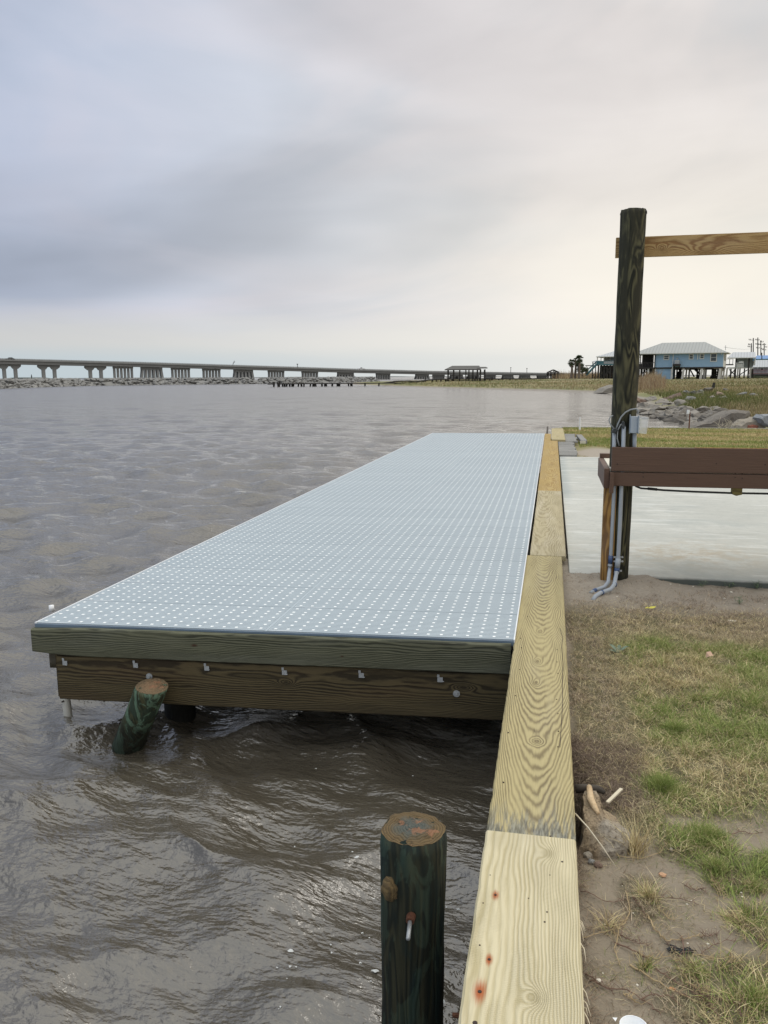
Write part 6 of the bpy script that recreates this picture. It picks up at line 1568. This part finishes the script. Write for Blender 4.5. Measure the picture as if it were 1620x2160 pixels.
part('white_deck_box', M['whitewall'], HG, ((X(1553.5), -.9, Zz(775.5)), (X(1569), -.75, Zz(774.3))), ((X(1553.5), -.9, Zz(766.6)), (X(1569), -.75, Zz(765.6))), ((X(1553.5), -.9, Zz(775)), (X(1554.6), -.75, Zz(766))), ((X(1568), -.9, Zz(775)), (X(1569), -.75, Zz(766))), ((X(1556), -.3, Zz(774)), (X(1567), .6, Zz(768))), ((X(1559), -.1, Zz(766)), (X(1568), .0, Zz(762))))
m = MB(); m.bar((X(1541), .2, Zz(779)), (X(1556), .2, Zz(794)), .2); m.bar((X(1541), .3, Zz(794)), (X(1553), .3, Zz(779)), .2); m.bar((X(1560), .3, Zz(792)), (X(1577), .3, Zz(780)), .2); m.build('diagonal_brace', M['dark'], HG, local=True)
HM, k = house_root('trailer_home', 1600, 798, 215, R(-12), 'low white trailer home with a maroon deck at the right edge', 'trailer home')
X = lambda px: (px-1600)*k
Zz = lambda y: (798-y)*k
part('wall', M['greywall'], HM, ((X(1588), 1.5, Zz(786)), (X(1680), 6, Zz(772))))
m = MB(); m.add([(X(1588), .8, Zz(774.5)), (X(1680), .8, Zz(774.5)), (X(1680), 4, Zz(759.5)), (X(1590), 4, Zz(759.5)), (X(1588), .8, Zz(775.2)), (X(1680), .8, Zz(775.2)), (X(1588), 7, Zz(770)), (X(1680), 7, Zz(770))], [(0, 1, 2, 3), (4, 5, 1, 0), (3, 2, 7, 6)]); m.build('roof', M['whiteroof'], HM, local=True)
part('deck', M['maroon'], HM, ((X(1581), -.5, Zz(789)), (X(1620), 1.5, Zz(787.5))), ((X(1581), -.5, Zz(781)), (X(1616), -.4, Zz(780))), *[((X(1581)+.33*i, -.48, Zz(788)), (X(1581)+.33*i+.1, -.42, Zz(780.8))) for i in range(14)])
part('deck_skirt', M['dark'], HM, ((X(1582), -.3, -.5), (X(1680), 1.2, Zz(789.5))))
fr = part('window', M['whitewall'], HM, ((X(1602), 1.44, Zz(782)), (X(1609), 1.49, Zz(776)))); part('pane', M['glass'], fr, ((X(1603), 1.41, Zz(781)), (X(1608), 1.435, Zz(777))))
part('porch_post', M['whitewall'], HM, ((X(1597), .7, Zz(787)), (X(1597.6), .8, Zz(775))), ((X(1617), .7, Zz(787)), (X(1617.6), .8, Zz(775))))
HU, k = house_root('blue_roofed_house', 1610, 797, 260, R(-12), 'far house with a bright blue metal roof behind the trailer home', 'house')
X = lambda px: (px-1610)*k
Zz = lambda y: (797-y)*k
m = MB(); hroof(m, X(1588), X(1690), 0, 14, Zz(757.5), Zz(749.5), X(1596), X(1660), .5); m.build('roof', M['blueroof'], HU, local=True)
part('eave', M['teal'], HU, ((X(1588), -.1, Zz(759.5)), (X(1690), .0, Zz(757.6))))
part('wall', M['greywall'], HU, ((X(1592), .5, -.5), (X(1680), 13, Zz(759))))
# power poles ------------------------------------------------------------------
for i, (px, yt, arms, l) in enumerate([(1584.8, 724, ((727, 7, -3), (731.5, 9, -3)), 'short power pole, leftmost of the cluster over the houses'), (1589, 713, ((717, 11, -4),), 'tall power pole with one long arm, second from the left'),
                                    (1598.6, 712, ((717, 9, -1), (726, 8, -1), (734, 7, 0)), 'tallest power pole with three arms in the middle of the cluster'), (1605, 718, ((721, 7, 2), (727, 10, 0), (736, 6, 2)), 'power pole with stacked insulators, fourth from the left'),
                                    (1612, 724, ((727, 5, 1), (732, 6, 3), (738, 8, 0)), 'power pole nearest the right edge')]):
    D = 310 + 12*i; k = D/FPX; b = atd(px, 797, D); t = atd(px, yt, D); rt = thing('power_pole', b, l, 'power pole')
    m = MB(); m.tube([b - Vector((0, 0, 1)), t], [.26, .18], 8); m.build('pole', M['dark'], rt)
    for (y, w, dx) in arms:
        a = atd(px - w/2 + dx, y, D); c_ = atd(px + w/2 + dx, y + .4, D); m = MB(); m.bar(a, c_, .16); ar = m.build('cross_arm', M['dark'], rt)
        m = MB()
        for u in (0.05, .35, .9): q = a.lerp(c_, u); m.tube([q, q + Vector((0, 0, .45))], .11, 5)
        m.build('insulator', M['dark'], ar)
rt = thing('power_line', atd(1568, 736, 330), 'thin sagging wire from the blue house roof to the power poles', 'wire')
m = MB(); m.tube([atd(1527, 732, 160), atd(1545, 735, 220), atd(1568, 737, 280), atd(1584, 736, 310)], .03, 4); m.build('wire', M['dark'], rt)
m = MB(); q = atd(1607, 760, 230); m.tube([q, atd(1607, 744, 230)], .12, 6); tag(m.build('service_mast', M['dark']), 'thin dark mast standing before the blue roof', 'mast')
